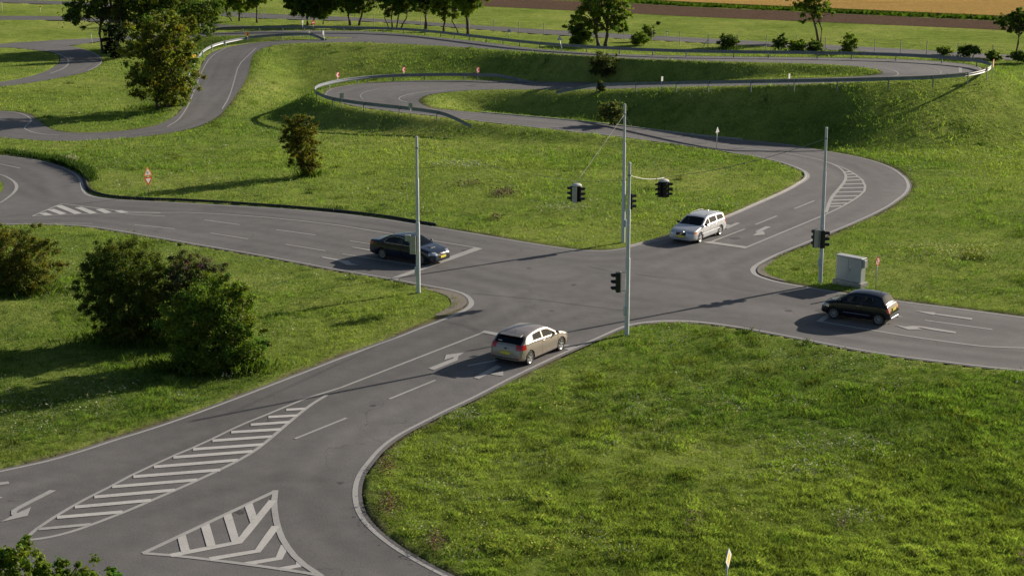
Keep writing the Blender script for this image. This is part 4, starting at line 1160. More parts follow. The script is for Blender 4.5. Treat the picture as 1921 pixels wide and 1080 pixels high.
for i, (bx, by, c4, lb_, cl_) in enumerate((
        (1367, 93, (1346, 61, 1388, 93), 'round dark bush by the wire fence, left of the others', DK),
        (1463, 96, (1451, 62, 1475, 96), 'narrow upright dark bush by the wire fence', DK),
        (1495, 97, (1476, 76, 1512, 97), 'low bush just right of the narrow upright bush', MD),
        (1524, 98, (1507, 76, 1546, 98), 'low bush at the foot of the lone tree', DK),
        (1592, 100, (1576, 65, 1610, 100), 'light green loose bush right of the lone tree', BR),
        (1774, 103, (1758, 88, 1790, 103), 'small low bush behind the right hairpin rail', MD),
        (1816, 108, (1794, 85, 1838, 108), 'wide bushy shrub behind the right hairpin rail', DK),
        (1866, 113, (1850, 97, 1880, 113), 'small shrub behind the far end of the hairpin', MD),
        (1906, 119, (1894, 96, 1935, 119), 'shrub under the small tree at the right edge', DK),
        (1205, 86, (1178, 58, 1222, 86), 'spreading bush right of the big forked tree', MD),
        (1218, 78, (1206, 46, 1230, 80), 'thin upright sapling behind the spreading bush', BR),
        (1235, 47, (1231, 40, 1239, 47), 'tiny shrub alone in the far meadow', DK),
        (1137, 146, (1106, 96, 1166, 146), 'brownish bush growing on the bank below the upper road', (0.07, 0.085, 0.03)),
        (1128, 170, (1119, 150, 1136, 170), 'small twiggy bush beside the middle guardrail', (0.11, 0.115, 0.04)),
        (1150, 236, (1120, 190, 1176, 232), 'pale leaved bush on the bank behind the tallest standing post', (0.13, 0.15, 0.06)))):
    tree('leafy_bush', (bx, by), c4, lb_, 'bush', None, ((0, .04), (.15, .03)), 40 + int((c4[2] - c4[0]) * 1.2), 55, 0.11 if by < 130 else 0.085, cl_, 70 + i, rl(5, 90 + i, .4, .35, (.6, .85)), .32, limbs=6)
# the large bushes on the near left lawn
def petals_extra(cx, cz, rx, rz, n, seed, c_):
    rg = np.random.default_rng(seed)
    d = rg.normal(size=(n, 3)); d /= np.linalg.norm(d, axis=1)[:, None]
    d[:, 2] = np.abs(d[:, 2])
    return leaves(np.array([cx, 0, cz])[None] + d * np.array([rx, rx, rz]), np.full(n, .12), 7, 0.035, c_, seed)
tree('large_bush', (30, 548), (-90, 420, 118, 545), 'large yellow green bush at the left edge of the photo', 'bush', None, ((-.6, .07), (0, .08), (.9, .07)), 420, 170, 0.048, (0.150, 0.155, 0.036), 101,
     [(-.45, .2, 0, .6, .7), (.1, .2, 0, .65, .75), (.5, .0, 0, .5, .65), (.3, -.5, 0, .65, .5), (-.3, -.55, 0, .6, .45), (.6, .8, .1, .14, .25)], .2, limbs=22)
tree('large_bush', (255, 640), (136, 440, 330, 634), 'tallest dark green bush of the near left lawn', 'bush', None, ((-.5, .09), (.1, .1), (.5, .08)), 560, 190, 0.046, (0.110, 0.140, 0.032), 102,
     [(.15, .5, 0, .75, .5), (-.25, .25, 0, .65, .5), (.4, .1, -.2, .65, .6), (-.5, -.1, 0, .52, .42), (.1, -.3, 0, .75, .55), (-.6, -.45, -.2, .42, .3), (.3, -.65, 0, .7, .4), (-.1, -.8, 0, .6, .25)], .2, limbs=22)
tree('flowering_bush', (362, 640), (292, 466, 425, 636), 'bush with purple flower spikes between two dark bushes', 'bush', None, ((-.3, .06), (.3, .06)), 340, 170, 0.042, (0.125, 0.140, 0.070), 103,
     [(0, .45, 0, .75, .5), (.45, .25, 0, .6, .5), (-.35, .1, 0, .65, .6), (.1, -.45, 0, .85, .55)], .2, limbs=20, extra=petals_extra(.3, 3.0, 1.3, 1.1, 60, 3, (0.16, 0.03, 0.20)))
tree('large_bush', (402, 690), (292, 512, 500, 690), 'broad leafy bush nearest the near road with fresh green leaves', 'bush', None, ((-.5, .07), (.2, .08), (.8, .06)), 540, 190, 0.050, (0.140, 0.200, 0.036), 104,
     [(.05, .5, 0, .65, .5), (-.35, .1, 0, .65, .65), (.3, .1, .1, .65, .6), (-.2, -.5, 0, .75, .5), (.45, -.45, 0, .6, .5), (.72, -.65, 0, .3, .32), (-.1, -.75, 0, .7, .3)], .2, limbs=22)
tb = on_plane(70, 1120, 37.0); tb.z = 0
tree('maple_bush', None, (-120, 1026, 240, 1330), 'leafy treetop poking into the bottom left corner', 'tree', None, ((0, .12), (.5, .08)), 520, 120, 0.052, (0.13, 0.19, 0.03), 105,
     [(-.1, .66, 0, .42, .34), (-.35, .66, 0, .42, .34), (-.7, .6, 0, .4, .3), (.22, .55, 0, .32, .3), (.5, .60, 0, .3, .26), (.8, .60, 0, .24, .2), (0, .1, 0, .7, .5), (-.5, -.2, 0, .5, .5), (.45, -.1, 0, .5, .5)], .16, base=tb, limbs=20)

# ------------------------------------------------------------------ guardrails
PROF = [(0, .75), (.045, .715), (.045, .665), (0, .625), (0, .595), (.045, .555), (.045, .505), (0, .43)]
def guardrail(px, lab, side, group='steel guardrails of the hill road', start=True, end=True, reflect=0):
    """px: (x, y of the rail's top edge, height of the ground there)"""
    top = [above_road(x, y, 0.75, z)[0] for x, y, z in px]; px = [(px[0][0], px[0][1], top[0].z - .75)]
    P = resample(smooth_line(top, 2), 0.7)
    base_ = P[0].copy(); base_.z = px[0][2]
    g = empty('guardrail', base_); tag(g, lab, 'guardrail', group)
    L_ = [0]
    for a, b in zip(P, P[1:]): L_.append(L_[-1] + (b - a).length)
    T_ = L_[-1]
    vs = []; fs = []; drops = []
    for i, p in enumerate(P):
        a = P[max(i - 1, 0)]; b = P[min(i + 1, len(P) - 1)]; t = b - a; t.z = 0; t.normalize(); n = Vector((-t.y, t.x, 0)) * side
        drop = 0
        if start and L_[i] < 4: drop = (1 - L_[i] / 4) * .62
        if end and T_ - L_[i] < 4: drop = (1 - (T_ - L_[i]) / 4) * .62
        drops.append(drop)
        for o_, z in PROF:
            vs.append(p + n * o_ + Vector((0, 0, z - .75 - drop)) - base_)
    m = len(PROF)
    for i in range(len(P) - 1):
        for k_ in range(m - 1):
            fs.append((i * m + k_, (i + 1) * m + k_, (i + 1) * m + k_ + 1, i * m + k_ + 1))
    MB().add(vs, fs).build('rail_beam', M['steel'], g, True, 35)
    s_ = 4.0 if start else 0.6; first = None; cnt = 0
    while s_ < T_ - (3.8 if end else 0.3):
        i = min(range(len(L_)), key=lambda j: abs(L_[j] - s_)); p = P[i]
        a = P[max(i - 1, 0)]; b = P[min(i + 1, len(P) - 1)]; t = b - a; t.z = 0; t.normalize()
        n = Vector((-t.y, t.x, 0)) * side
        if first is None:
            mb = MB(); mb.box((0, -.075, -.55), (.10, .06, 1.06)); mb.box((0, -.025, -.16), (.12, .05, .2))
            first = mb.build('post', M['steel'], g); o = first
        else:
            o = first.copy(); COL.objects.link(o); o.parent = g
        o.location = p - base_; o.rotation_euler = (0, 0, math.atan2(n.y, n.x) - PI / 2)
        cnt += 1; s_ += 4.0
        if reflect and cnt % reflect == 0:
            r_ = MB().box((0, .055, -.28), (.09, .03, .11)).build('reflector', M['white'], g); r_.location = o.location; r_.rotation_euler = o.rotation_euler
    return g
guardrail([(884, 221, 1.05), (848, 211.6, 1.2), (776, 201, 1.45), (706, 194, 1.65), (646, 186.5, 1.75), (613, 180, 1.85), (598, 173.5, 1.9), (589.5, 167.5, 1.92), (592, 160.5, 1.95), (607, 155, 1.98), (639, 148, 2.0), (690, 142, 2.02), (742, 138.6, 2.05), (828, 137, 2.1), (896, 137.4, 2.1), (966, 140, 2.15), (1000, 142, 2.2)],
          'guardrail wrapping round the left hairpin of the middle road', -1, reflect=0)
guardrail([(1043, 158, 2.2), (1092, 156, 2.35), (1167, 154.5, 2.6), (1240, 153, 2.85), (1320, 151.2, 3.1), (1400, 150, 3.4), (1481, 148.6, 3.7), (1563, 147.3, 3.95), (1635, 145.5, 4.1), (1720, 143.3, 4.25), (1800, 138.5, 4.38), (1840, 132, 4.44), (1857, 125.5, 4.46), (1861, 120, 4.5), (1852, 114.5, 4.52), (1820, 108.5, 4.55), (1760, 103.8, 4.6), (1690, 100, 4.65), (1620, 98, 4.68), (1560, 96.5, 4.7), (1400, 94.8, 4.72), (1300, 93.2, 4.72), (1200, 90.3, 4.68), (1100, 85, 4.6), (1000, 78, 4.45), (900, 66.5, 4.2), (800, 55.5, 3.9), (750, 52, 3.7), (700, 50.5, 3.5), (600, 48.7, 3.1), (500, 48.8, 2.5), (440, 50, 2.1), (376, 53, 1.6)],
          'long guardrail round the right hairpin and along the upper road', 1, reflect=6)
guardrail([(612, 64.5, 3.3), (579.6, 61.2, 3.25), (548, 62.5, 3.1), (515, 64, 3.0), (486, 66.2, 2.9), (460, 69, 2.8), (437, 73.4, 2.65), (413, 78.5, 2.5), (394, 85.5, 2.3), (380, 94, 2.1), (370, 108, 1.9), (361, 125, 1.55), (350, 148, 1.1), (345, 163, .85)],
          'bright silver guardrail bending beside the climbing road at the left', -1)

# ------------------------------------------------------------------ signs
def frame_of(heading, lean=0.0):
    n = Vector((math.cos(heading), math.sin(heading), 0)); ax = Vector((-n.y, n.x, 0)); return n, ax
def flatpoly(mb, C, n, ax, pts, off, thick=0.0):
    up = Vector((0, 0, 1))
    front = [C + ax * u + up * v + n * off for u, v in pts]
    area = sum(pts[i][0] * pts[(i + 1) % len(pts)][1] - pts[(i + 1) % len(pts)][0] * pts[i][1] for i in range(len(pts)))
    if area < 0: front = front[::-1]
    m = len(front)
    if thick <= 0: return mb.add(front, [tuple(range(m))])
    back = [p - n * thick for p in front]
    return mb.add(front + back, [tuple(range(m)), tuple(range(2 * m - 1, m - 1, -1))] + [(i, m + i, m + (i + 1) % m, (i + 1) % m) for i in range(m)])
def circ(r_, n=22, c=(0, 0)): return [(c[0] + r_ * math.cos(2 * PI * i / n), c[1] + r_ * math.sin(2 * PI * i / n)) for i in range(n)]
def tri(s, up=True, c=(0, 0)):
    h = s * .866; k_ = 1 if up else -1
    return [(c[0] - s / 2, c[1] - k_ * h / 3), (c[0] + s / 2, c[1] - k_ * h / 3), (c[0], c[1] + k_ * h * 2 / 3)]
def rect(w_, h_, c=(0, 0)): return [(c[0] - w_ / 2, c[1] - h_ / 2), (c[0] + w_ / 2, c[1] - h_ / 2), (c[0] + w_ / 2, c[1] + h_ / 2), (c[0] - w_ / 2, c[1] + h_ / 2)]

def sign(kind, base_px, height, lab, faces, heading=-90, lean=(0, 0), post_r=0.028, base=None, cat='sign', group=None, post_mat=None):
    """faces: list of (z, [layers (pts, mat)]), height of the post in metres"""
    P = base if base is not None else hit(*base_px)
    t = empty(kind, P); tag(t, lab, cat, group)
    n, ax = frame_of(R(heading))
    top = Vector((lean[0], lean[1], height))
    if height > 0:
        MB().tube([(0, 0, -.3), top], post_r, 8).build('post', post_mat or M['sign_back'], t, True)
    for (z, layers) in faces:
        C = top * (z / height if height > 0 else 1) + n * (post_r + .02)
        if height <= 0: C = Vector((0, 0, z))
        mb = MB(); flatpoly(mb, C, n, ax, layers[0][0], 0, .012); mb.build('sign_plate', M['sign_back'] if layers[0][1] is None else layers[0][1], t)
        for q, (pts, mt) in enumerate(layers[1:]):
            mb = MB(); flatpoly(mb, C, n, ax, pts, .003 * (q + 1)); mb.build('sign_marking', mt, t)
    return t
sign('warning_and_yield_sign', (279, 367), 1.95, 'orange bordered warning triangle above a red yield triangle on the left lawn',
     [(1.62, [(tri(.74), M['orange']), (tri(.50), M['white']), (circ(.075, 14, (0, .0)), M['trim']), (circ(.045, 12, (0.01, .0)), M['white']), (rect(.03, .10, (-.05, .03)), M['trim'])]),
      (1.10, [(tri(.70, False), M['red']), (tri(.42, False), M['white'])])], heading=-44)
b_ = [(-.055, -.15), (.0, -.15), (.0, .02), (.06, .09), (.06, .16), (-.02, .08), (-.055, .04)]
sign('no_turning_sign', (1643, 546), 1.78, 'round red ringed no turning sign beside the grey cabinet',
     [(1.62, [(circ(.23), M['red']), (circ(.165), M['white']), ([(-.05, -.13), (.0, -.13), (.0, .02), (.02, .06), (.07, .06), (.07, .11), (-.01, .11), (-.05, .05)], M['trim']), ([(-.15, .115), (-.12, .145), (.15, -.115), (.12, -.145)], M['red'])])], heading=-38, lean=(-.03, 0))
sign('triangle_sign', (1344, 281), 1.75, 'triangular sign seen from behind on the lawn left of the upper bend',
     [(1.6, [(tri(.56), M['white'])])], heading=-40)
sign('triangle_sign', (1056, 101), 1.75, 'leaning triangular sign seen from behind on the upper bank', [(1.55, [(tri(.62), M['sign_back'])])], heading=-100, lean=(-.38, 0))
sign('no_entry_sign', (588, 60), 1.35, 'red no entry sign with a white bar at the road fork', [(1.22, [(circ(.30), M['red']), (rect(.42, .12), M['white'])])], heading=-45)
sign('rectangular_sign', (568, 60), 1.4, 'grey back of a small sign left of the no entry sign', [(1.3, [(rect(.24, .44), M['white'])])], heading=-40)
sign('rectangular_sign', (611, 84), 1.55, 'small white sign on a leaning post at the fork', [(1.4, [(rect(.24, .5), M['white'])])], heading=-40, lean=(-.30, 0))
sign('marker_post', (580, 70), 1.0, 'short grey marker post behind the silver guardrail', [(0.85, [(rect(.12, .22), M['sign_back'])])], heading=-90, cat='post')
sign('blue_sign', (955, 74), 1.35, 'small blue square sign with a white symbol behind the guardrail', [(1.2, [(rect(.38, .42), M['blue']), (tri(.18, True, (0, .02)), M['white']), (rect(.2, .05, (0, -.12)), M['white'])])], heading=-90)
sign('white_marker_post', (174, 83), 1.75, 'thin white leaning post at the far left road corner', [(1.6, [(rect(.12, .3), M['white'])])], heading=-90, lean=(-.2, 0), cat='post', post_mat=M['white'])
sign('white_marker_post', (76, 24), 1.1, 'white post with a red top near the far left road', [(1.05, [(rect(.22, .22), M['red'])])], heading=-90, cat='post', post_mat=M['white'])
sign('white_marker_post', (5, 26), 2.0, 'plain white post at the top left edge', [(1.8, [(rect(.12, .12), M['white'])])], heading=-90, cat='post', post_mat=M['white'])
dp = on_plane(1361, 1128, 45.3 * .93); dp.z = gz1(dp.x, dp.y)
tz = on_plane(1361, 1047, dp.y).z
sign('priority_sign', None, tz + .2, 'yellow striped white diamond sign seen nearly edge on at the bottom edge', [(tz, [([(-.30, 0), (0, -.32), (.30, 0), (0, .32)], M['white']), ([(-.13, -.07), (-.02, -.20), (.13, .05), (.02, .20)], M['yellow'])])], heading=-24, base=dp, post_r=.03)
# red and white bend chevrons
def chevron(px, py, z, lab, left=True, ground_mat='red', arrow='white', w_=.45, heading=-90, post=.95):
    s = -1 if left else 1
    P, z = above_road(px, py, post + .12, z); P.z = z - .05; H_ = post + .17
    k_ = w_ / 2
    arr = [(s * k_ * .95, 0), (s * k_ * .05, k_ * 1.05), (-s * k_ * .75, k_ * 1.05), (s * k_ * .15, 0), (-s * k_ * .75, -k_ * 1.05), (s * k_ * .05, -k_ * 1.05)]
    return sign('chevron_sign', None, H_ + .1, lab, [(H_, [(rect(w_, w_ * 1.12), M[ground_mat]), (arr, M[arrow])])], heading=heading, base=P, post_r=.025, group='bend chevron signs')
# 'left' arrows point left in the picture: the plate's own axis runs to the right as seen from the front
chevron(633, 141, 1.95, 'red and white chevron above the left hairpin rail, leftmost', left=True, heading=-36)
chevron(757, 131, 2.0, 'red and white chevron above the middle of the hairpin rail', left=True, heading=-42)
chevron(896, 131.5, 2.1, 'red and white chevron near the right end of the hairpin rail', left=True, heading=-46)
chevron(1863, 119, 4.4, 'red and white chevron at the tip of the right hairpin', left=True, heading=-25, w_=.6)
chevron(463.5, 64, 2.8, 'yellow and red chevron on top of the silver guardrail', left=False, ground_mat='yellow', arrow='red', heading=-55)
chevron(364, 107, 1.8, 'yellow and red chevron beside the silver guardrail under the tree', left=False, ground_mat='yellow', arrow='red', heading=-35)
def plate_post(px, py, z, lab, mat, heading, w_=.36, h_=.5):
    P, z = above_road(px, py, 1.0, z); P.z = z - .05; H_ = 1.05
    return sign('guide_plate', None, H_ + .15, lab, [(H_, [(rect(w_, h_), M[mat])])], heading=heading, base=P, group='plates standing on the guardrails')
plate_post(641, 180, 1.75, 'grey back of a plate on the near side of the left hairpin rail', 'back', -80)
plate_post(770, 199, 1.45, 'grey back of a plate near the ramped end of the hairpin rail', 'back', -80)
plate_post(1241.5, 148, 2.85, 'white plate on the left part of the middle guardrail', 'white', -40, .3, .42)
plate_post(1480, 143, 3.7, 'white plate on the right part of the middle guardrail', 'white', -40, .3, .42)
sign('delineator_post', (1251, 69), 1.0, 'white delineator post with a black band beside the back road', [(0.75, [(rect(.16, .3), M['white']), (rect(.12, .12), M['trim'])])], heading=-90, cat='post', post_mat=M['white'], post_r=.05)

# wire fence
FP = [(456, 34), (493, 37), (534, 38.5), (575, 40), (617, 42), (659, 45), (702, 49.5), (746, 51.5), (790, 54), (834, 57), (880, 59), (926, 62), (973, 65.5), (1020, 68.5), (1068, 71.5), (1119, 74.5), (1171, 77.5), (1223, 80.5), (1275, 84.5), (1328, 89), (1382, 91), (1437, 93.5), (1493, 95), (1548, 97), (1594, 98.5), (1640, 100), (1689, 101), (1738, 102.5), (1796, 106), (1861, 111), (1925, 116), (1990, 121)]
fp = [at(x, y, 0.0) for x, y in FP]
for p in fp: p.z = gz1(p.x, p.y)
fe = empty('wire_fence', fp[0]); tag(fe, 'thin wire fence on pale posts between the back road and the guardrail', 'fence')
o0 = MB().tube([(0, 0, -.2), (0, 0, 1.95)], .05, 6).build('post', M['concrete'], fe)
for i, p in enumerate(fp):
    o = o0 if i == 0 else o0.copy()
    if i: COL.objects.link(o); o.parent = fe
    o.location = p - fp[0]
mb = MB()
for z in (.15, .55, .95, 1.35, 1.75):
    mb.tube([p - fp[0] + Vector((0, .06, z)) for p in fp], .007, 3)
mb.build('wires', M['wire'], fe)
MB().tube([fp[19] - fp[0] + Vector((0, 0, 1.2)), fp[19] - fp[0] + Vector((-.75, 0, 0))], .03, 6).build('brace', M['concrete'], fe)

# ------------------------------------------------------------------ poles, wires and signals
POLE_H = 8.3
def pole(base_px, top_px, lab, boxside):
    P = at(*base_px)
    P.z = 0
    tp = on_plane(top_px[0], top_px[1], P.y)
    t = empty('signal_pole', P); tag(t, lab, 'pole', 'tall grey signal poles round the crossing')
    T_ = Vector((tp.x - P.x, 0, tp.z))
    def L_(z): return T_ * (z / T_.z)
    H_ = T_.z
    MB().tube([L_(-.3), L_(3.72), L_(3.80)], [.112, .112, .092], 16).build('lower_tube', M['pole'], t, True, 30)
    MB().tube([L_(3.80), L_(6.05), L_(6.12)], [.09, .09, .072], 16).build('middle_tube', M['pole'], t, True, 30)
    MB().tube([L_(6.12), L_(H_)], [.07, .07], 16).build('upper_tube', M['pole'], t, True, 30)
    MB().tube([L_(H_), L_(H_ + .05), L_(H_ + .07)], [.078, .078, .03], 12).build('cap', M['pole'], t, True, 30)
    MB().tube([L_(H_ - .58), L_(H_ - .50)], .085, 12).build('clamp', M['steel'], t, True, 30)
    MB().box(L_(1.22) + Vector((-.13 * boxside, -.09, 0)), (.10, .14, .42), bev=.02).build('service_box', M['pole'], t)
    return t, P, [P + L_(z) for z in (H_ - .54,)][0], (lambda z: P + L_(z))
P1 = pole((785, 549), (781.5, 258), 'grey pole nearest the black saloon, standing on the left lawn', 1)
P2 = pole((1169, 456), (1172, 197), 'grey pole at the far corner, its top against the dark bank', -1)
P3 = pole((1175.5, 629), (1181, 307), 'nearest grey pole, standing on the edge of the front lawn', 1)
P4 = pole((1538.5, 533), (1550.5, 241), 'grey pole left of the cabinet on the right corner', 1)

def head_parts(root, C, heading, back='back', level=1):
    """one three lamp signal head centred at C facing the heading"""
    n, ax = frame_of(R(heading)); up = Vector((0, 0, 1))
    rot = Matrix((n, ax, up)).transposed()
    h = MB().box(C, (.20, .30, .96), rot, .025).build('signal_head' if level == 1 else 'housing', M['black'], root)
    par = h if level == 1 else root
    bk = MB().box(C - n * .125, (.05, .33, .98), rot, .01).build('back_cover', M[back], par)
    for z in (.31, 0, -.31):
        MB().disc(C + n * .108 + up * z, n, .095, 16, .012).build('lens', M['lens_off'], par)
        vs = []; fs = []; m = 13
        for j in range(2):
            for k_ in range(m):
                a = PI * (-.12 + 1.24 * k_ / (m - 1))
                r_ = .118 - .012 * j
                zz = math.sin(a) * r_
                vs.append(C + up * (z + zz) + ax * math.cos(a) * r_ + n * (.09 + (.24 if a > 0 else .2) * j))
        for k_ in range(m - 1): fs.append((k_, k_ + 1, m + k_ + 1, m + k_))
        MB().add(vs, fs).build('visor', M['black'], par, True)
    return h

def cluster(hang, lab, heads):
    t = empty('hanging_traffic_light', hang); tag(t, lab, 'traffic light', 'traffic lights hung on wires over the crossing')
    MB().tube([(0, 0, 0.03), (0, 0, -.2)], .025, 8).build('hanger', M['steel'], t, True)
    MB().tube([(0, 0, -.10), (0, 0, -.13), (0, 0, -.19), (0, 0, -.24)], [.10, .26, .34, .34], 18).build('canopy', M['sleeve'], t, True, 40)
    for hd, bk, hx, hy in heads:
        head_parts(t, Vector((hx, hy, -.76)), hd, bk)
    t.scale = (.8, .8, .86)
    return t
C1 = at(1082, 341, 5.62); C2 = at(1246, 333, 5.60)
cluster(C1, 'hanging signal cluster with a pale back, between the two left poles', [(72, 'back', -.12, -.22), (-24, 'black', .24, -.05), (174, 'black', -.30, .14)])
cluster(C2, 'hanging signal cluster showing all black heads, right of the poles', [(-150, 'back', -.27, -.02), (-80, 'black', .06, -.20), (-8, 'black', .27, .06)])

def mounted(pole_, z, off, heads, lab, arm=True):
    Pz = pole_[3](z); C = Pz + off
    t = empty('pole_traffic_light', C); tag(t, lab, 'traffic light', 'traffic lights fixed to the poles')
    for (o_, hd, bk) in heads:
        head_parts(t, Vector(o_), hd, bk, 1)
    mb = MB()
    for dz in (.46, -.42):
        mb.tube([Vector((0, 0, dz)), Pz - C + Vector((0, 0, dz))], .018, 6)
    mb.build('bracket', M['steel'], t)
    return t
mounted(P3, 2.62, Vector((-.46, -.05, 0)), [((0, 0, 0), -178, 'back')], 'black three lamp signal left of the nearest pole')
mounted(P4, 2.55, Vector((-.02, -.32, 0)), [((0.02, 0, 0), -8, 'black'), ((-.36, .05, .03), 112, 'back')], 'pair of signal heads, one pale backed, on the pole by the cabinet')
mounted(P2, 2.55, Vector((.42, 0, 0)), [((0, 0, 0), 10, 'black')], 'black signal half hidden behind the poles at the far corner')
mounted(P1, 2.62, Vector((-.22, -.10, 0)), [((0, 0, 0), 75, 'back')], 'signal seen from its pale back in front of the black saloon')
# the small pale pedestrian box beside it
mounted_box = empty('small_signal_box', P1[3](2.95) + Vector((-.52, -.02, 0))); tag(mounted_box, 'small pale square signal box left of the pole by the black saloon', 'signal box')
MB().box((0, 0, 0), (.30, .16, .32), bev=.02).build('housing', M['back'], mounted_box)
MB().tube([(0, 0, .17), (0, 0, .26), (.48, .0, .26)], .016, 6).build('bracket', M['steel'], mounted_box)
MB().disc((0, .09, 0), (0, 1, 0), .1, 14, .02).build('lens', M['lens_off'], mounted_box)

def wire(a, b, lab, sag=.1, rad=.011, mat='wire', extra=None, kind='span_wire'):
    a = Vector(a); b = Vector(b)
    pts = [a.lerp(b, k_ / 12) + Vector((0, 0, -sag * 4 * (k_ / 12) * (1 - k_ / 12))) for k_ in range(13)]
    t = empty(kind, a); tag(t, lab, 'wire', 'span wires holding the traffic lights')
    MB().tube([p - a for p in pts], rad, 6).build('cable', M[mat], t, True)
    m_ = pts[6 if extra is None else extra] - a
    d = (b - a).normalized()
    MB().tube([m_ - d * .05, m_ + d * .05], rad * 2.6, 8).build('insulator', M['trim'], t, True)
    return t
wire(P1[2], C1, 'wire from the left pole to the left signal cluster', .12, .009)
wire(P2[2], C1, 'wire slanting down from the far pole to the left cluster', .03, .011)
wire(P2[2], C2, 'wire slanting down from the far pole to the right cluster', .06, .009)
wire(C1, C2, 'slack level wire between the two signal clusters', .06, .009, extra=3)
wire(P3[2], C2, 'thick white cable from the nearest pole to the right cluster', .14, .015, 'sleeve', extra=9)
wire(P4[2], C2, 'long sagging wire from the right pole to the right cluster', .28, .014, extra=6)

# ------------------------------------------------------------------ cabinet
def cabinet():
    A = at(1566.5, 531); B = at(1613, 540.5)
    d = (B - A); d.z = 0; w_ = d.length; hd = math.atan2(d.y, d.x)
    t = empty('electrical_cabinet', A, hd); tag(t, 'grey two door electrical cabinet on a concrete base at the right corner', 'cabinet')
    D_ = .42; H_ = 1.28
    MB().box((w_ / 2, .24, .09), (w_ + .22, D_ + .28, .34), bev=.02).build('concrete_base', M['concrete'], t)
    MB().box((w_ / 2, .24, .26 + H_ / 2), (w_, D_, H_), bev=.01).build('body', M['cabinet'], t)
    dr = None
    for k_ in (0, 1):
        x = w_ * (.25 + .5 * k_)
        o = MB().box((x, .24 - D_ / 2 - .011, .26 + H_ / 2), (w_ / 2 - .015, .02, H_ - .06), bev=.006).build('door', M['cabinet'], t)
        if k_ == 1: MB().box((x - w_ * .19, .24 - D_ / 2 - .03, .26 + H_ * .5), (.03, .02, .14)).build('handle', M['steel'], o)
    MB().box((w_ / 2, .24, .26 + H_ + .03), (w_ + .08, D_ + .1, .06), bev=.015).build('roof', M['cabinet'], t)
    MB().box((w_ + .09, .22, .26 + H_ * .82), (.16, .26, .42), bev=.01).build('meter_box', M['cabinet'], t)
cabinet()

# ------------------------------------------------------------------ cars
def interp(pts, x):
    xs = [p[0] for p in pts][::-1]; zs = [p[1] for p in pts][::-1]
    return float(np.interp(x, xs, zs))

def smooth_prof(pts, n=6):
    out = []
    P = [Vector((p[0], p[1])) for p in pts]
    for i in range(len(P) - 1):
        p0, p1, p2, p3 = P[max(i - 1, 0)], P[i], P[i + 1], P[min(i + 2, len(P) - 1)]
        m1 = (p2 - p0) * .5; m2 = (p3 - p1) * .5
        # keep x moving steadily
        for k_ in range(n):
            t = k_ / n
            h = lambda a, b, ma, mb_: (2 * t ** 3 - 3 * t * t + 1) * a + (t ** 3 - 2 * t * t + t) * ma + (-2 * t ** 3 + 3 * t * t) * b + (t ** 3 - t * t) * mb_
            q = (h(p1.x, p2.x, m1.x * .6, m2.x * .6), h(p1.y, p2.y, m1.y * .6, m2.y * .6))
            if out and q[0] > out[-1][0] - 1e-5: q = (out[-1][0] - 1e-5, q[1])
            out.append(q)
    out.append((min(P[-1].x, out[-1][0] - 1e-5), P[-1].y))
    return out

def wheel(t, pos, R_, w_, side, rim_mat, spokes, dish=.0):
    W_ = empty('wheel', pos); W_.parent = t
    hw = w_ / 2
    MB().lathe([(-hw * .9, R_ * .66), (-hw, R_ * .74), (-hw * .98, R_ * .92), (-hw * .75, R_), (hw * .75, R_), (hw * .98, R_ * .92), (hw, R_ * .74), (hw * .9, R_ * .66), (-hw * .9, R_ * .66)], (0, 0, 0), n=36).build('tyre', M['tyre'], W_, True, 40)
    mb = MB(); y = side * hw * .86
    mb.lathe([(y, R_ * .70), (y + side * .012, R_ * .68), (y, R_ * .62), (y - side * .06, R_ * .58)], (0, 0, 0), n=36)
    mb.disc((0, y + side * .0, 0), (0, side, 0), R_ * .13, 16, .03)
    for k_ in range(spokes):
        a = 2 * PI * k_ / spokes + .2
        u = Vector((math.cos(a), 0, math.sin(a))); v = Vector((-math.sin(a), 0, math.cos(a)))
        wi, wo_ = R_ * .075, R_ * (.155 if spokes <= 7 else .06)
        y0 = Vector((0, y + side * .004, 0)); y1 = Vector((0, y - side * .03, 0))
        q = [u * R_ * .10 - v * wi, u * R_ * .10 + v * wi, u * R_ * .63 + v * wo_, u * R_ * .63 - v * wo_]
        vs = [p + y0 for p in q] + [p + y1 for p in q]
        mb.add(vs, [(0, 1, 2, 3), (0, 4, 5, 1), (1, 5, 6, 2), (2, 6, 7, 3), (3, 7, 4, 0)])
    mb.build('rim', rim_mat, W_, True, 25)
    MB().disc((0, y - side * .05, 0), (0, side, 0), R_ * .60, 24, .01).build('brake_disc', M['trim'], W_)
    return W_

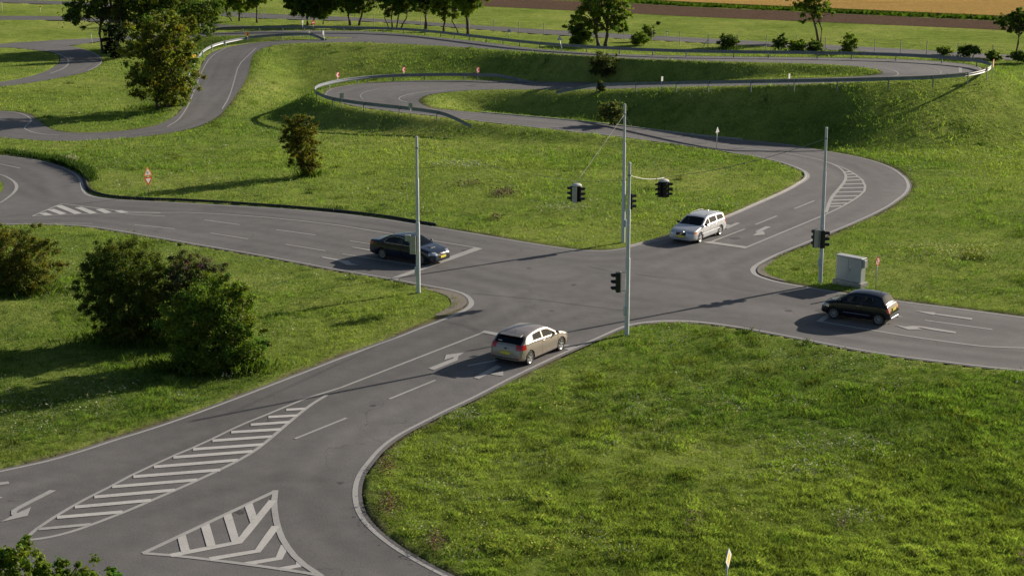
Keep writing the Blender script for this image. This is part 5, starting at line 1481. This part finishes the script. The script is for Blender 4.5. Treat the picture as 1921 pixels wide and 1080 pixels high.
def car(kind, S, loc, heading, lab):
    L, Wd = S['L'], S['W']
    t = empty(kind, loc, R(heading)); tag(t, lab, 'car', 'cars waiting at the crossing')
    top = smooth_prof(S['top'])
    # stations along the length, close where the outline is steep
    xs = set(); acc = 0; last = top[0]
    dens = []
    for a, b in zip(top, top[1:]):
        l = math.hypot(a[0] - b[0], a[1] - b[1]); n = max(1, int(l / .035))
        for k_ in range(n): dens.append(a[0] + (b[0] - a[0]) * k_ / n)
    dens.append(top[-1][0])
    for s_ in S['seams']: dens += [s_ - .008, s_ + .008]
    dens = sorted(set(round(x, 5) for x in dens), reverse=True)
    X = dens
    hw = Wd / 2
    K = []
    segid = None
    for x in X:
        ztop = interp(top, x)
        e = max(0, (abs(x) - (L / 2 - S.get('round', .65))) / S.get('round', .65))
        f = 1 - (.15 if x > 0 else .12) * e ** 2.4
        e2 = max(0, (abs(x) - (L / 2 - .10)) / .10); f -= .10 * e2 ** 2
        w_ = hw * f
        zb = interp(S['bottom'], x)
        zs = min(interp(S['belt'], x), ztop - .012)
        zb = min(zb, zs - .05)
        hg = ztop - zs
        crown = min(S.get('crown', .055) + .02 * (hg > .1), hg * .55)
        ze = ztop - crown
        wbelt = w_ * .955
        ye = wbelt - S.get('tumble', .36) * max(0, ze - zs) - .01
        ye = max(ye, .1)
        hh = zs - zb
        ring = [(0, zb, 0), (w_ * .45, zb, 0), (w_ * .86, zb, 0), (w_ * .95, zb + .03, 1), (w_ * .985, zb + .09, 1)]
        NS = 15
        for k_ in range(1, NS + 1):
            u = k_ / NS; z = zb + .09 + (hh - .09 - .05) * u
            y = w_ * (.985 + .02 * math.sin(PI * min(1, u * 1.05)) - .022 * u ** 3 + (-.006 if .25 < u < .32 else 0))
            ring.append((min(y, w_ * 1.0), z, 2))
        ring.append((w_ * .972, zs - .022, 3)); ring.append((wbelt, zs, 3))
        NE = 12
        for k_ in range(1, NE + 1):
            u = k_ / NE
            ring.append((wbelt + (ye - wbelt) * u, zs + (ze - zs) * u, 4))
        ring.append((ye - min(.035, ye * .05), ze + crown * .32, 5)); ring.append((ye - min(.10, ye * .14), ze + crown * .55, 5))
        y5 = ring[-1][0]; z5 = ring[-1][1]
        NG = 10
        for k_ in range(1, NG + 1):
            u = k_ / NG; ring.append((y5 * (1 - u), z5 + (ztop - z5) * (1 - (1 - u) ** 2), 6))
        K.append(ring)
        segid = [r_[2] for r_ in ring]
    nS, nK = len(X), len(K[0])
    G_ = np.array([[(x, p[0], p[1]) for p in ring] for x, ring in zip(X, K)])
    parts = {}
    def cls(c, sg, zs, ze, ye):
        x, y, z = c
        for (xw) in (S['xf'], S['xr']):
            if sg <= 3 and (x - xw) ** 2 + (z - S['R']) ** 2 < (S['R'] + .05) ** 2 and y > hw * .55: return None
        if sg in (4,) and z > zs + .035 and z < ze - .055:
            for (x1, x2, sl) in S['windows']:
                if x1 + sl * (z - zs) < x < x2 - 0.0 * (z - zs): return 'side_window'
            if S.get('chrome_frame') and S['windows'][-1][0] - .05 < x < S['windows'][0][1]: return 'body'
        ws1, ws0 = S['windscreen']
        if sg in (6,) and ws1 < x < ws0 and y < ye - .03: return 'windscreen'
        rw1, rw0 = S['rear_glass']
        if sg in (6,) and rw1 < x < rw0 and y < ye - (.02 if S.get('wide_rear') else .05): return 'rear_window'
        for nm, (xa, xb, ya, yb, za, zb_) in S['zones']:
            if xa <= x <= xb and ya <= y <= yb and za <= z <= zb_: return nm
        for i, s_ in enumerate(S['seams']):
            if abs(x - s_) < .009 and 2 <= sg <= 5 and z > .30: return None if sg in (2, 3) else 'body'
        if len(S['seams']) >= 2 and sg in (2, 3) and z > .32:
            for a, b in zip(S['seams'], S['seams'][1:]):
                if b < x < a: return 'door%d' % S['seams'].index(a)
        return 'body'
    for i in range(nS - 1):
        zs = K[i][21][1]; ze = K[i][33][1]; ye = K[i][33][0]
        for k_ in range(nK - 1):
            q = (G_[i, k_] + G_[i + 1, k_] + G_[i, k_ + 1] + G_[i + 1, k_ + 1]) / 4
            c = cls((q[0], q[1], q[2]), segid[k_ + 1], zs, ze, ye)
            if c is None: continue
            parts.setdefault(c, []).append((i, k_))
    PM = {'body': S['paint'], 'side_window': M['glass'], 'windscreen': M['glass'], 'rear_window': M['glass'], 'headlight': M['head'], 'tail_light': M['tail'], 'grille': M['trim'],
          'bumper_grille': M['trim'], 'indicator': M['amber'], 'chrome_strip': M['chrome'], 'rear_reflector': M['tail'], 'fog_light': M['head'], 'roof_spoiler': S['paint'], 'lower_trim': M['trim'], 'grille_surround': M['chrome']}
    body = None
    for nm in sorted(parts, key=lambda s_: (s_ != 'body', s_)):
        faces = parts[nm]
        for side in (1, -1):
            both = nm in ('body', 'windscreen', 'rear_window', 'grille', 'bumper_grille', 'roof_spoiler', 'lower_trim', 'grille_surround')
            if both and side == -1: continue
            idx = {}; vs = []; fs = []
            def vid(i, k_, s_):
                yv = G_[i, k_, 1]
                key = (i, k_, s_ if yv > 1e-6 else 0)
                if key not in idx:
                    idx[key] = len(vs); vs.append((G_[i, k_, 0], s_ * yv, G_[i, k_, 2]))
                return idx[key]
            for s_ in ((1, -1) if both else (side,)):
                for i, k_ in faces:
                    a, b, c, d = vid(i, k_, s_), vid(i + 1, k_, s_), vid(i + 1, k_ + 1, s_), vid(i, k_ + 1, s_)
                    fs.append((a, b, c, d) if s_ == 1 else (a, d, c, b))
            if nm == 'body':
                for e_ in (0, nS - 1):
                    r1 = [vid(e_, k_, 1) for k_ in range(nK)]; r2 = [vid(e_, k_, -1) for k_ in range(nK)]
                    loop = r1 + r2[::-1][1:-1]
                    fs.append(tuple(loop[::-1] if e_ == nS - 1 else loop))
            name = 'door' if nm.startswith('door') else nm
            mt = S['paint'] if nm.startswith('door') else PM[nm]
            o = MB().add(vs, fs).build(name, mt, t, True, 38)
            if nm.startswith('door'):
                i_ = int(nm[4:]); xh = S['seams'][i_ + 1] + .16
                MB().box((xh, side * hw * .985, S['handle_z']), (.18, .035, .035), bev=.01).build('handle', S.get('handle_mat', S['paint']), o)
    # wheels, arches, floor, cabin
    for xw in (S['xf'], S['xr']):
        for s_ in (1, -1):
            wheel(t, (xw, s_ * (hw - .115), S['R']), S['R'], .205, s_, S['rim'], S['spokes'])
            vs = []; fs = []; n = 20
            for j in (0, 1):
                for k_ in range(n + 1):
                    a = PI * (-.08 + 1.16 * k_ / n)
                    vs.append((xw + math.cos(a) * (S['R'] + .055), s_ * (hw - (.30 if j else .025)), S['R'] + math.sin(a) * (S['R'] + .055)))
            for k_ in range(n): fs.append((k_, k_ + 1, n + 2 + k_, n + 1 + k_))
            fs.append(tuple(range(n + 1, 2 * n + 2)))
            MB().add(vs, fs).build('wheel_arch', M['trim'], t)
    MB().box((0, 0, .33), (L - .5, Wd - .66, .26)).build('floor', M['trim'], t)
    c0, c1 = S['cabin']
    MB().box(((c0 + c1) / 2, 0, .55), (c1 - c0, Wd - .22, .40)).build('interior', M['seat'], t)
    MB().box((c1 - .12, 0, .82), (.35, Wd - .36, .18), bev=.03).build('dashboard', M['seat'], t)
    sm = S.get('seat_mat', M['seat'])
    for s_ in (1, -1):
        mb = MB(); xf_ = S['seat_x']
        mb.box((xf_ - .18, s_ * .36, .98), (.16, .46, .60), Matrix.Rotation(R(-14), 3, 'Y'), .04)
        st = mb.build('seat', sm, t)
        MB().box((xf_ - .27, s_ * .36, 1.28), (.10, .24, .16), bev=.03).build('headrest', sm, st)
    MB().box((S['seat_x'] - 1.02, 0, .90), (.18, Wd - .45, .5), bev=.04).build('rear_seat', sm, t)
    mb = MB(); cw = Vector((c1 - .38, .36, .90)); rn = []
    mb.tube([cw + Vector((.06 * math.sin(a), .18 * math.cos(a), .17 * math.sin(a))) for a in [2 * PI * k_ / 14 for k_ in range(15)]], .014, 6, False)
    mb.build('steering_wheel', sm, t, True)
    # mirrors, plates
    for s_ in (1, -1):
        MB().box((S['mirror'][0], s_ * (hw + .06), S['mirror'][1]), (.13, .20, .13), Matrix.Rotation(R(12 * s_), 3, 'Z'), .035).build('mirror', S.get('mirror_mat', S['paint']), t, True, 50)
    for end, (zp, wd) in S['plates'].items():
        xe = L / 2 - .0 if end == 'front' else -L / 2
        # rest the plate on the surface at that height
        zz = zp; xs_ = [x for x in X if (x > 0) == (end == 'front') and interp(top, x) >= zz]
        xe = (max(xs_) if end == 'front' else min(xs_))
        sg = 1 if end == 'front' else -1
        pl = MB().box((xe + sg * .02, 0, zp), (.03, wd, .115)).build('number_plate', M['plate'], t)
    for fn in S.get('extras', ()): fn(t, S)
    return t

def ex_antenna(x, z):
    def f(t, S):
        MB().tube([(x, 0, z), (x - .07, 0, z + .10), (x - .18, 0, z + .30)], [.012, .006, .004], 6).build('antenna', M['trim'], t)
    return f
def ex_roofrails(t, S):
    for s_ in (1, -1):
        MB().tube([(.10, s_ * .56, 1.40), (.02, s_ * .57, 1.475), (-.6, s_ * .57, 1.49), (-1.3, s_ * .56, 1.465), (-1.62, s_ * .55, 1.43), (-1.68, s_ * .55, 1.38)], .014, 8).build('roof_rail', M['cabinet'], t, True)
    MB().box((-1.25, 0, 1.47), (.16, .05, .07), bev=.02).build('antenna', S['paint'], t)
def ex_volvo(t, S):
    rot = Matrix.Rotation(R(38), 3, 'X')
    MB().box((2.235, 0, .60), (.03, .52, .028), rot).build('badge_bar', M['chrome'], t)
    MB().disc((2.25, 0, .60), (1, 0, 0.1), .05, 16, .02).build('badge', M['chrome'], t)
    for s_ in (1, -1):
        MB().box((-.02, s_ * .875, .50), (2.3, .03, .05), bev=.01).build('side_strip', S['paint'], t)
def ex_subaru(t, S):
    mb = MB(); mb.add([(1.62, -.24, .945), (1.62, .24, .945), (1.42, .27, .96), (1.42, -.27, .96), (1.66, -.22, .905), (1.66, .22, .905), (1.38, .27, .93), (1.38, -.27, .93)],
                      [(0, 1, 2, 3), (2, 6, 7, 3), (0, 3, 7, 4), (1, 5, 6, 2)])
    mb.build('bonnet_scoop', S['paint'], t)
    MB().box((1.645, 0, .925), (.04, .43, .045)).build('scoop_opening', M['trim'], t)
    MB().tube([(2.325, -.34, .70), (2.355, -.15, .655), (2.36, 0, .65), (2.355, .15, .655), (2.325, .34, .70)], .022, 8).build('grille_wing', M['chrome'], t, True)
    for s_ in (1, -1):
        pts = []
        for k_ in range(15):
            u = k_ / 14; x = .86 - u * 2.02
            pts.append((x, s_ * (.868 - .03 * abs(u - .5)), .985 + .02 * u))
        MB().tube(pts, .012, 5).build('window_trim', M['chrome'], t)
        up = [(.86, .868, 1.0), (.55, .80, 1.20), (.25, .735, 1.345), (-.15, .70, 1.40), (-.55, .70, 1.40), (-.95, .74, 1.30), (-1.10, .80, 1.14), (-1.16, .85, 1.02)]
        MB().tube([(x, s_ * (y + .012), z) for x, y, z in up], .010, 5).build('window_trim', M['chrome'], t)
def ex_fiat(t, S):
    for s_ in (1, -1):
        MB().box((-.10, s_ * .822, .44), (1.35, .02, .03), bev=.005).build('side_strip', M['chrome'], t)
        MB().disc((1.70, s_ * .52, .52), (1, s_ * .35, .1), .065, 16, .05).build('fog_light', M['head'], t)
    MB().box((1.775, 0, .60), (.03, .34, .025)).build('whisker_trim', M['chrome'], t)
    MB().disc((1.775, 0, .62), (1, 0, .1), .055, 16, .03).build('badge', M['red'], t)
    MB().box((-1.765, 0, .36), (.05, 1.0, .04), bev=.012).build('rear_bumper_trim', M['chrome'], t)
    MB().tube([(-1.78, -.38, .24), (-1.86, -.38, .24)], .03, 10).build('exhaust', M['chrome'], t)
def ex_kia(t, S):
    MB().box((-1.66, 0, 1.235), (.015, .16, .012)).build('brake_light', M['tail'], t)
    MB().box((-1.62, .0, 1.312), (.24, 1.12, .035), Matrix.Rotation(R(-12), 3, 'Y'), .015).build('roof_spoiler', S['paint'], t)
    MB().box((-2.11, 0, .80), (.025, .10, .06), bev=.01).build('badge', M['trim'], t)
    MB().box((-1.865, .42, 1.055), (.05, .20, .025), Matrix.Rotation(R(37), 3, 'Y')).build('sticker', M['white'], t)

FIAT = dict(L=3.55, W=1.63, xf=1.055, xr=-1.245, R=.295, paint=car_paint('black_paint', (0.007, 0.008, 0.014), .0, .2, .5), rim=M['rim_dark'], spokes=8, round=1.05, crown=.11, tumble=.46,
 top=[(1.775, .40), (1.765, .60), (1.70, .74), (1.48, .87), (1.20, .94), (1.06, .97), (.94, 1.03), (.44, 1.36), (.12, 1.455), (-.40, 1.49), (-.90, 1.465), (-1.27, 1.385), (-1.50, 1.06), (-1.61, .95), (-1.71, .74), (-1.765, .55), (-1.775, .42)],
            bottom=[(1.775, .26), (1.3, .19), (-1.3, .21), (-1.775, .32)], belt=[(1.775, .50), (1.60, .70), (1.2, .86), (.8, .93), (-.2, .965), (-1.3, .97), (-1.6, .90), (-1.775, .55)],
            windows=[(-.28, 1.02, 0.0), (-1.06, -.36, .30)], windscreen=(.42, .95), rear_glass=(-1.50, -1.285), seams=[.86, -.34], handle_z=.84, handle_mat=M['chrome'], seat_mat=M['ivory'],
            zones=[('headlight', (1.36, 1.72, .50, .80, .60, .755)), ('tail_light', (-1.79, -1.60, .56, .74, .64, .86)), ('bumper_grille', (1.72, 1.8, 0, .45, .28, .44))],
            cabin=(-1.35, .85), seat_x=.12, mirror=(.74, 1.0), plates={'front': (.47, .45), 'rear': (.74, .42)}, extras=(ex_fiat, ex_antenna(-1.0, 1.45)))
KIA = dict(L=4.25, W=1.79, xf=1.245, xr=-1.405, R=.318, paint=car_paint('bronze_paint', (0.37, 0.325, 0.29), .5, .42, .5), rim=M['rim'], spokes=6, crown=.05, tumble=.40, wide_rear=True,
           top=[(2.125, .38), (2.115, .56), (2.02, .70), (1.72, .83), (1.25, .94), (1.05, .98), (.35, 1.345), (.0, 1.43), (-.5, 1.45), (-1.1, 1.41), (-1.55, 1.31), (-1.93, .99), (-2.02, .91), (-2.09, .74), (-2.12, .55), (-2.125, .40)],
           bottom=[(2.125, .24), (1.6, .18), (-1.6, .20), (-2.125, .30)], belt=[(2.125, .46), (1.95, .66), (1.3, .88), (1.0, .93), (0, .97), (-1.2, 1.03), (-1.7, 1.02), (-1.95, .93), (-2.125, .55)],
           windows=[(-.28, 1.10, 0.0), (-1.16, -.38, .35)], windscreen=(.33, 1.04), rear_glass=(-1.93, -1.58), seams=[.95, -.40], handle_z=.86, handle_mat=M['chrome'],
           zones=[('headlight', (1.62, 2.08, .52, .9, .62, .80)), ('tail_light', (-2.08, -1.70, .50, .9, .76, .985)), ('rear_reflector', (-2.13, -1.98, .50, .74, .36, .42)), ('bumper_grille', (2.09, 2.2, 0, .5, .26, .40))],
           cabin=(-1.7, 1.05), seat_x=.15, mirror=(.78, 1.02), plates={'front': (.47, .5), 'rear': (.60, .5)}, extras=(ex_kia, ex_antenna(-1.25, 1.39)))
VOLVO = dict(L=4.51, W=1.77, xf=1.355, xr=-1.285, R=.318, paint=car_paint('silver_paint', (0.52, 0.54, 0.57), .4, .42, .5), rim=M['rim'], spokes=5, crown=.05, tumble=.36,
             top=[(2.255, .38), (2.245, .58), (2.17, .72), (1.85, .83), (1.35, .93), (1.10, .98), (.38, 1.36), (.0, 1.44), (-.6, 1.455), (-1.3, 1.43), (-1.86, 1.36), (-2.10, 1.02), (-2.18, .90), (-2.235, .66), (-2.25, .50), (-2.255, .38)],
             bottom=[(2.255, .24), (1.7, .18), (-1.7, .20), (-2.255, .30)], belt=[(2.255, .46), (2.05, .68), (1.35, .88), (1.05, .93), (0, .95), (-1.6, .99), (-2.0, .95), (-2.255, .52)],
             windows=[(.12, 1.15, 0.0), (-.82, .04, 0.0), (-1.78, -.90, .28)], windscreen=(.36, 1.09), rear_glass=(-2.09, -1.87), seams=[1.0, .08, -.86], handle_z=.82,
             zones=[('indicator', (1.80, 2.10, .74, .9, .60, .72)), ('headlight', (1.82, 2.24, .44, .9, .58, .74)), ('grille', (2.18, 2.3, 0, .32, .52, .68)), ('bumper_grille', (2.2, 2.3, 0, .50, .26, .40)), ('tail_light', (-2.26, -1.86, .60, .9, .70, 1.25))],
             cabin=(-1.9, 1.1), seat_x=.25, mirror=(.82, 1.01), mirror_mat=M['trim'], plates={'front': (.46, .5), 'rear': (.72, .5)}, extras=(ex_volvo, ex_roofrails))
SUB = dict(L=4.73, W=1.78, xf=1.415, xr=-1.335, R=.325, paint=car_paint('dark_blue_paint', (0.010, 0.014, 0.030), .0, .2, .8), rim=plain('grey_alloy_rim', (.38, .38, .40), .3, .8, .03), spokes=12, crown=.05, tumble=.40,
           top=[(2.365, .38), (2.355, .56), (2.29, .70), (1.95, .84), (1.40, .955), (1.15, 1.0), (.42, 1.39), (.05, 1.48), (-.45, 1.50), (-.95, 1.44), (-1.62, 1.125), (-1.80, 1.10), (-2.20, 1.07), (-2.29, .96), (-2.345, .66), (-2.36, .50), (-2.365, .40)],
           bottom=[(2.365, .24), (1.8, .18), (-1.8, .20), (-2.365, .30)], belt=[(2.365, .46), (2.1, .70), (1.4, .90), (1.1, .95), (0, .98), (-1.2, 1.02), (-1.7, 1.03), (-2.2, 1.0), (-2.365, .55)],
           windows=[(.06, 1.18, 0.0), (-1.15, -.02, .42)], windscreen=(.40, 1.13), rear_glass=(-1.60, -.98), seams=[1.02, .02, -1.0], handle_z=.85,
           zones=[('headlight', (1.92, 2.33, .47, .9, .60, .76)), ('grille', (2.28, 2.4, 0, .36, .56, .69)), ('bumper_grille', (2.3, 2.4, 0, .62, .26, .38)), ('tail_light', (-2.37, -2.02, .56, .9, .78, .98))],
           cabin=(-1.6, 1.15), seat_x=.25, mirror=(.86, 1.04), plates={'front': (.47, .5), 'rear': (.70, .5)}, extras=(ex_subaru,))

def place_car(kind, S, wa, wb_, lab, visible):
    """wa, wb_: photo points where the two near wheels touch the road (rear, front)"""
    A = at(*wa); B = at(*wb_); d = B - A; hd = math.atan2(d.y, d.x)
    mid = (A + B) / 2
    # the body's own centre lies off the wheelbase's middle
    fwd = Vector((math.cos(hd), math.sin(hd), 0)); lat = Vector((-math.sin(hd), math.cos(hd), 0))
    c = mid - fwd * ((S['xf'] + S['xr']) / 2) - lat * visible * (S['W'] / 2 - .03)
    return car(kind, S, c, math.degrees(hd), lab)
place_car('hatchback_car', FIAT, (1647.7, 610.5), (1563, 597.8), 'small round black hatchback entering the crossing from the right', 1)
place_car('hatchback_car', KIA, (994.2, 683.8), (1052.8, 657.2), 'bronze three door hatchback seen from behind at the near stop line', -1)
place_car('estate_car', VOLVO, (1350.4, 441.2), (1313.8, 455), 'silver estate car with roof rails coming from the far road', 1)
place_car('saloon_car', SUB, (717.3, 485.6), (789.3, 496.8), 'dark blue saloon with a bonnet scoop at the left stop line', -1)
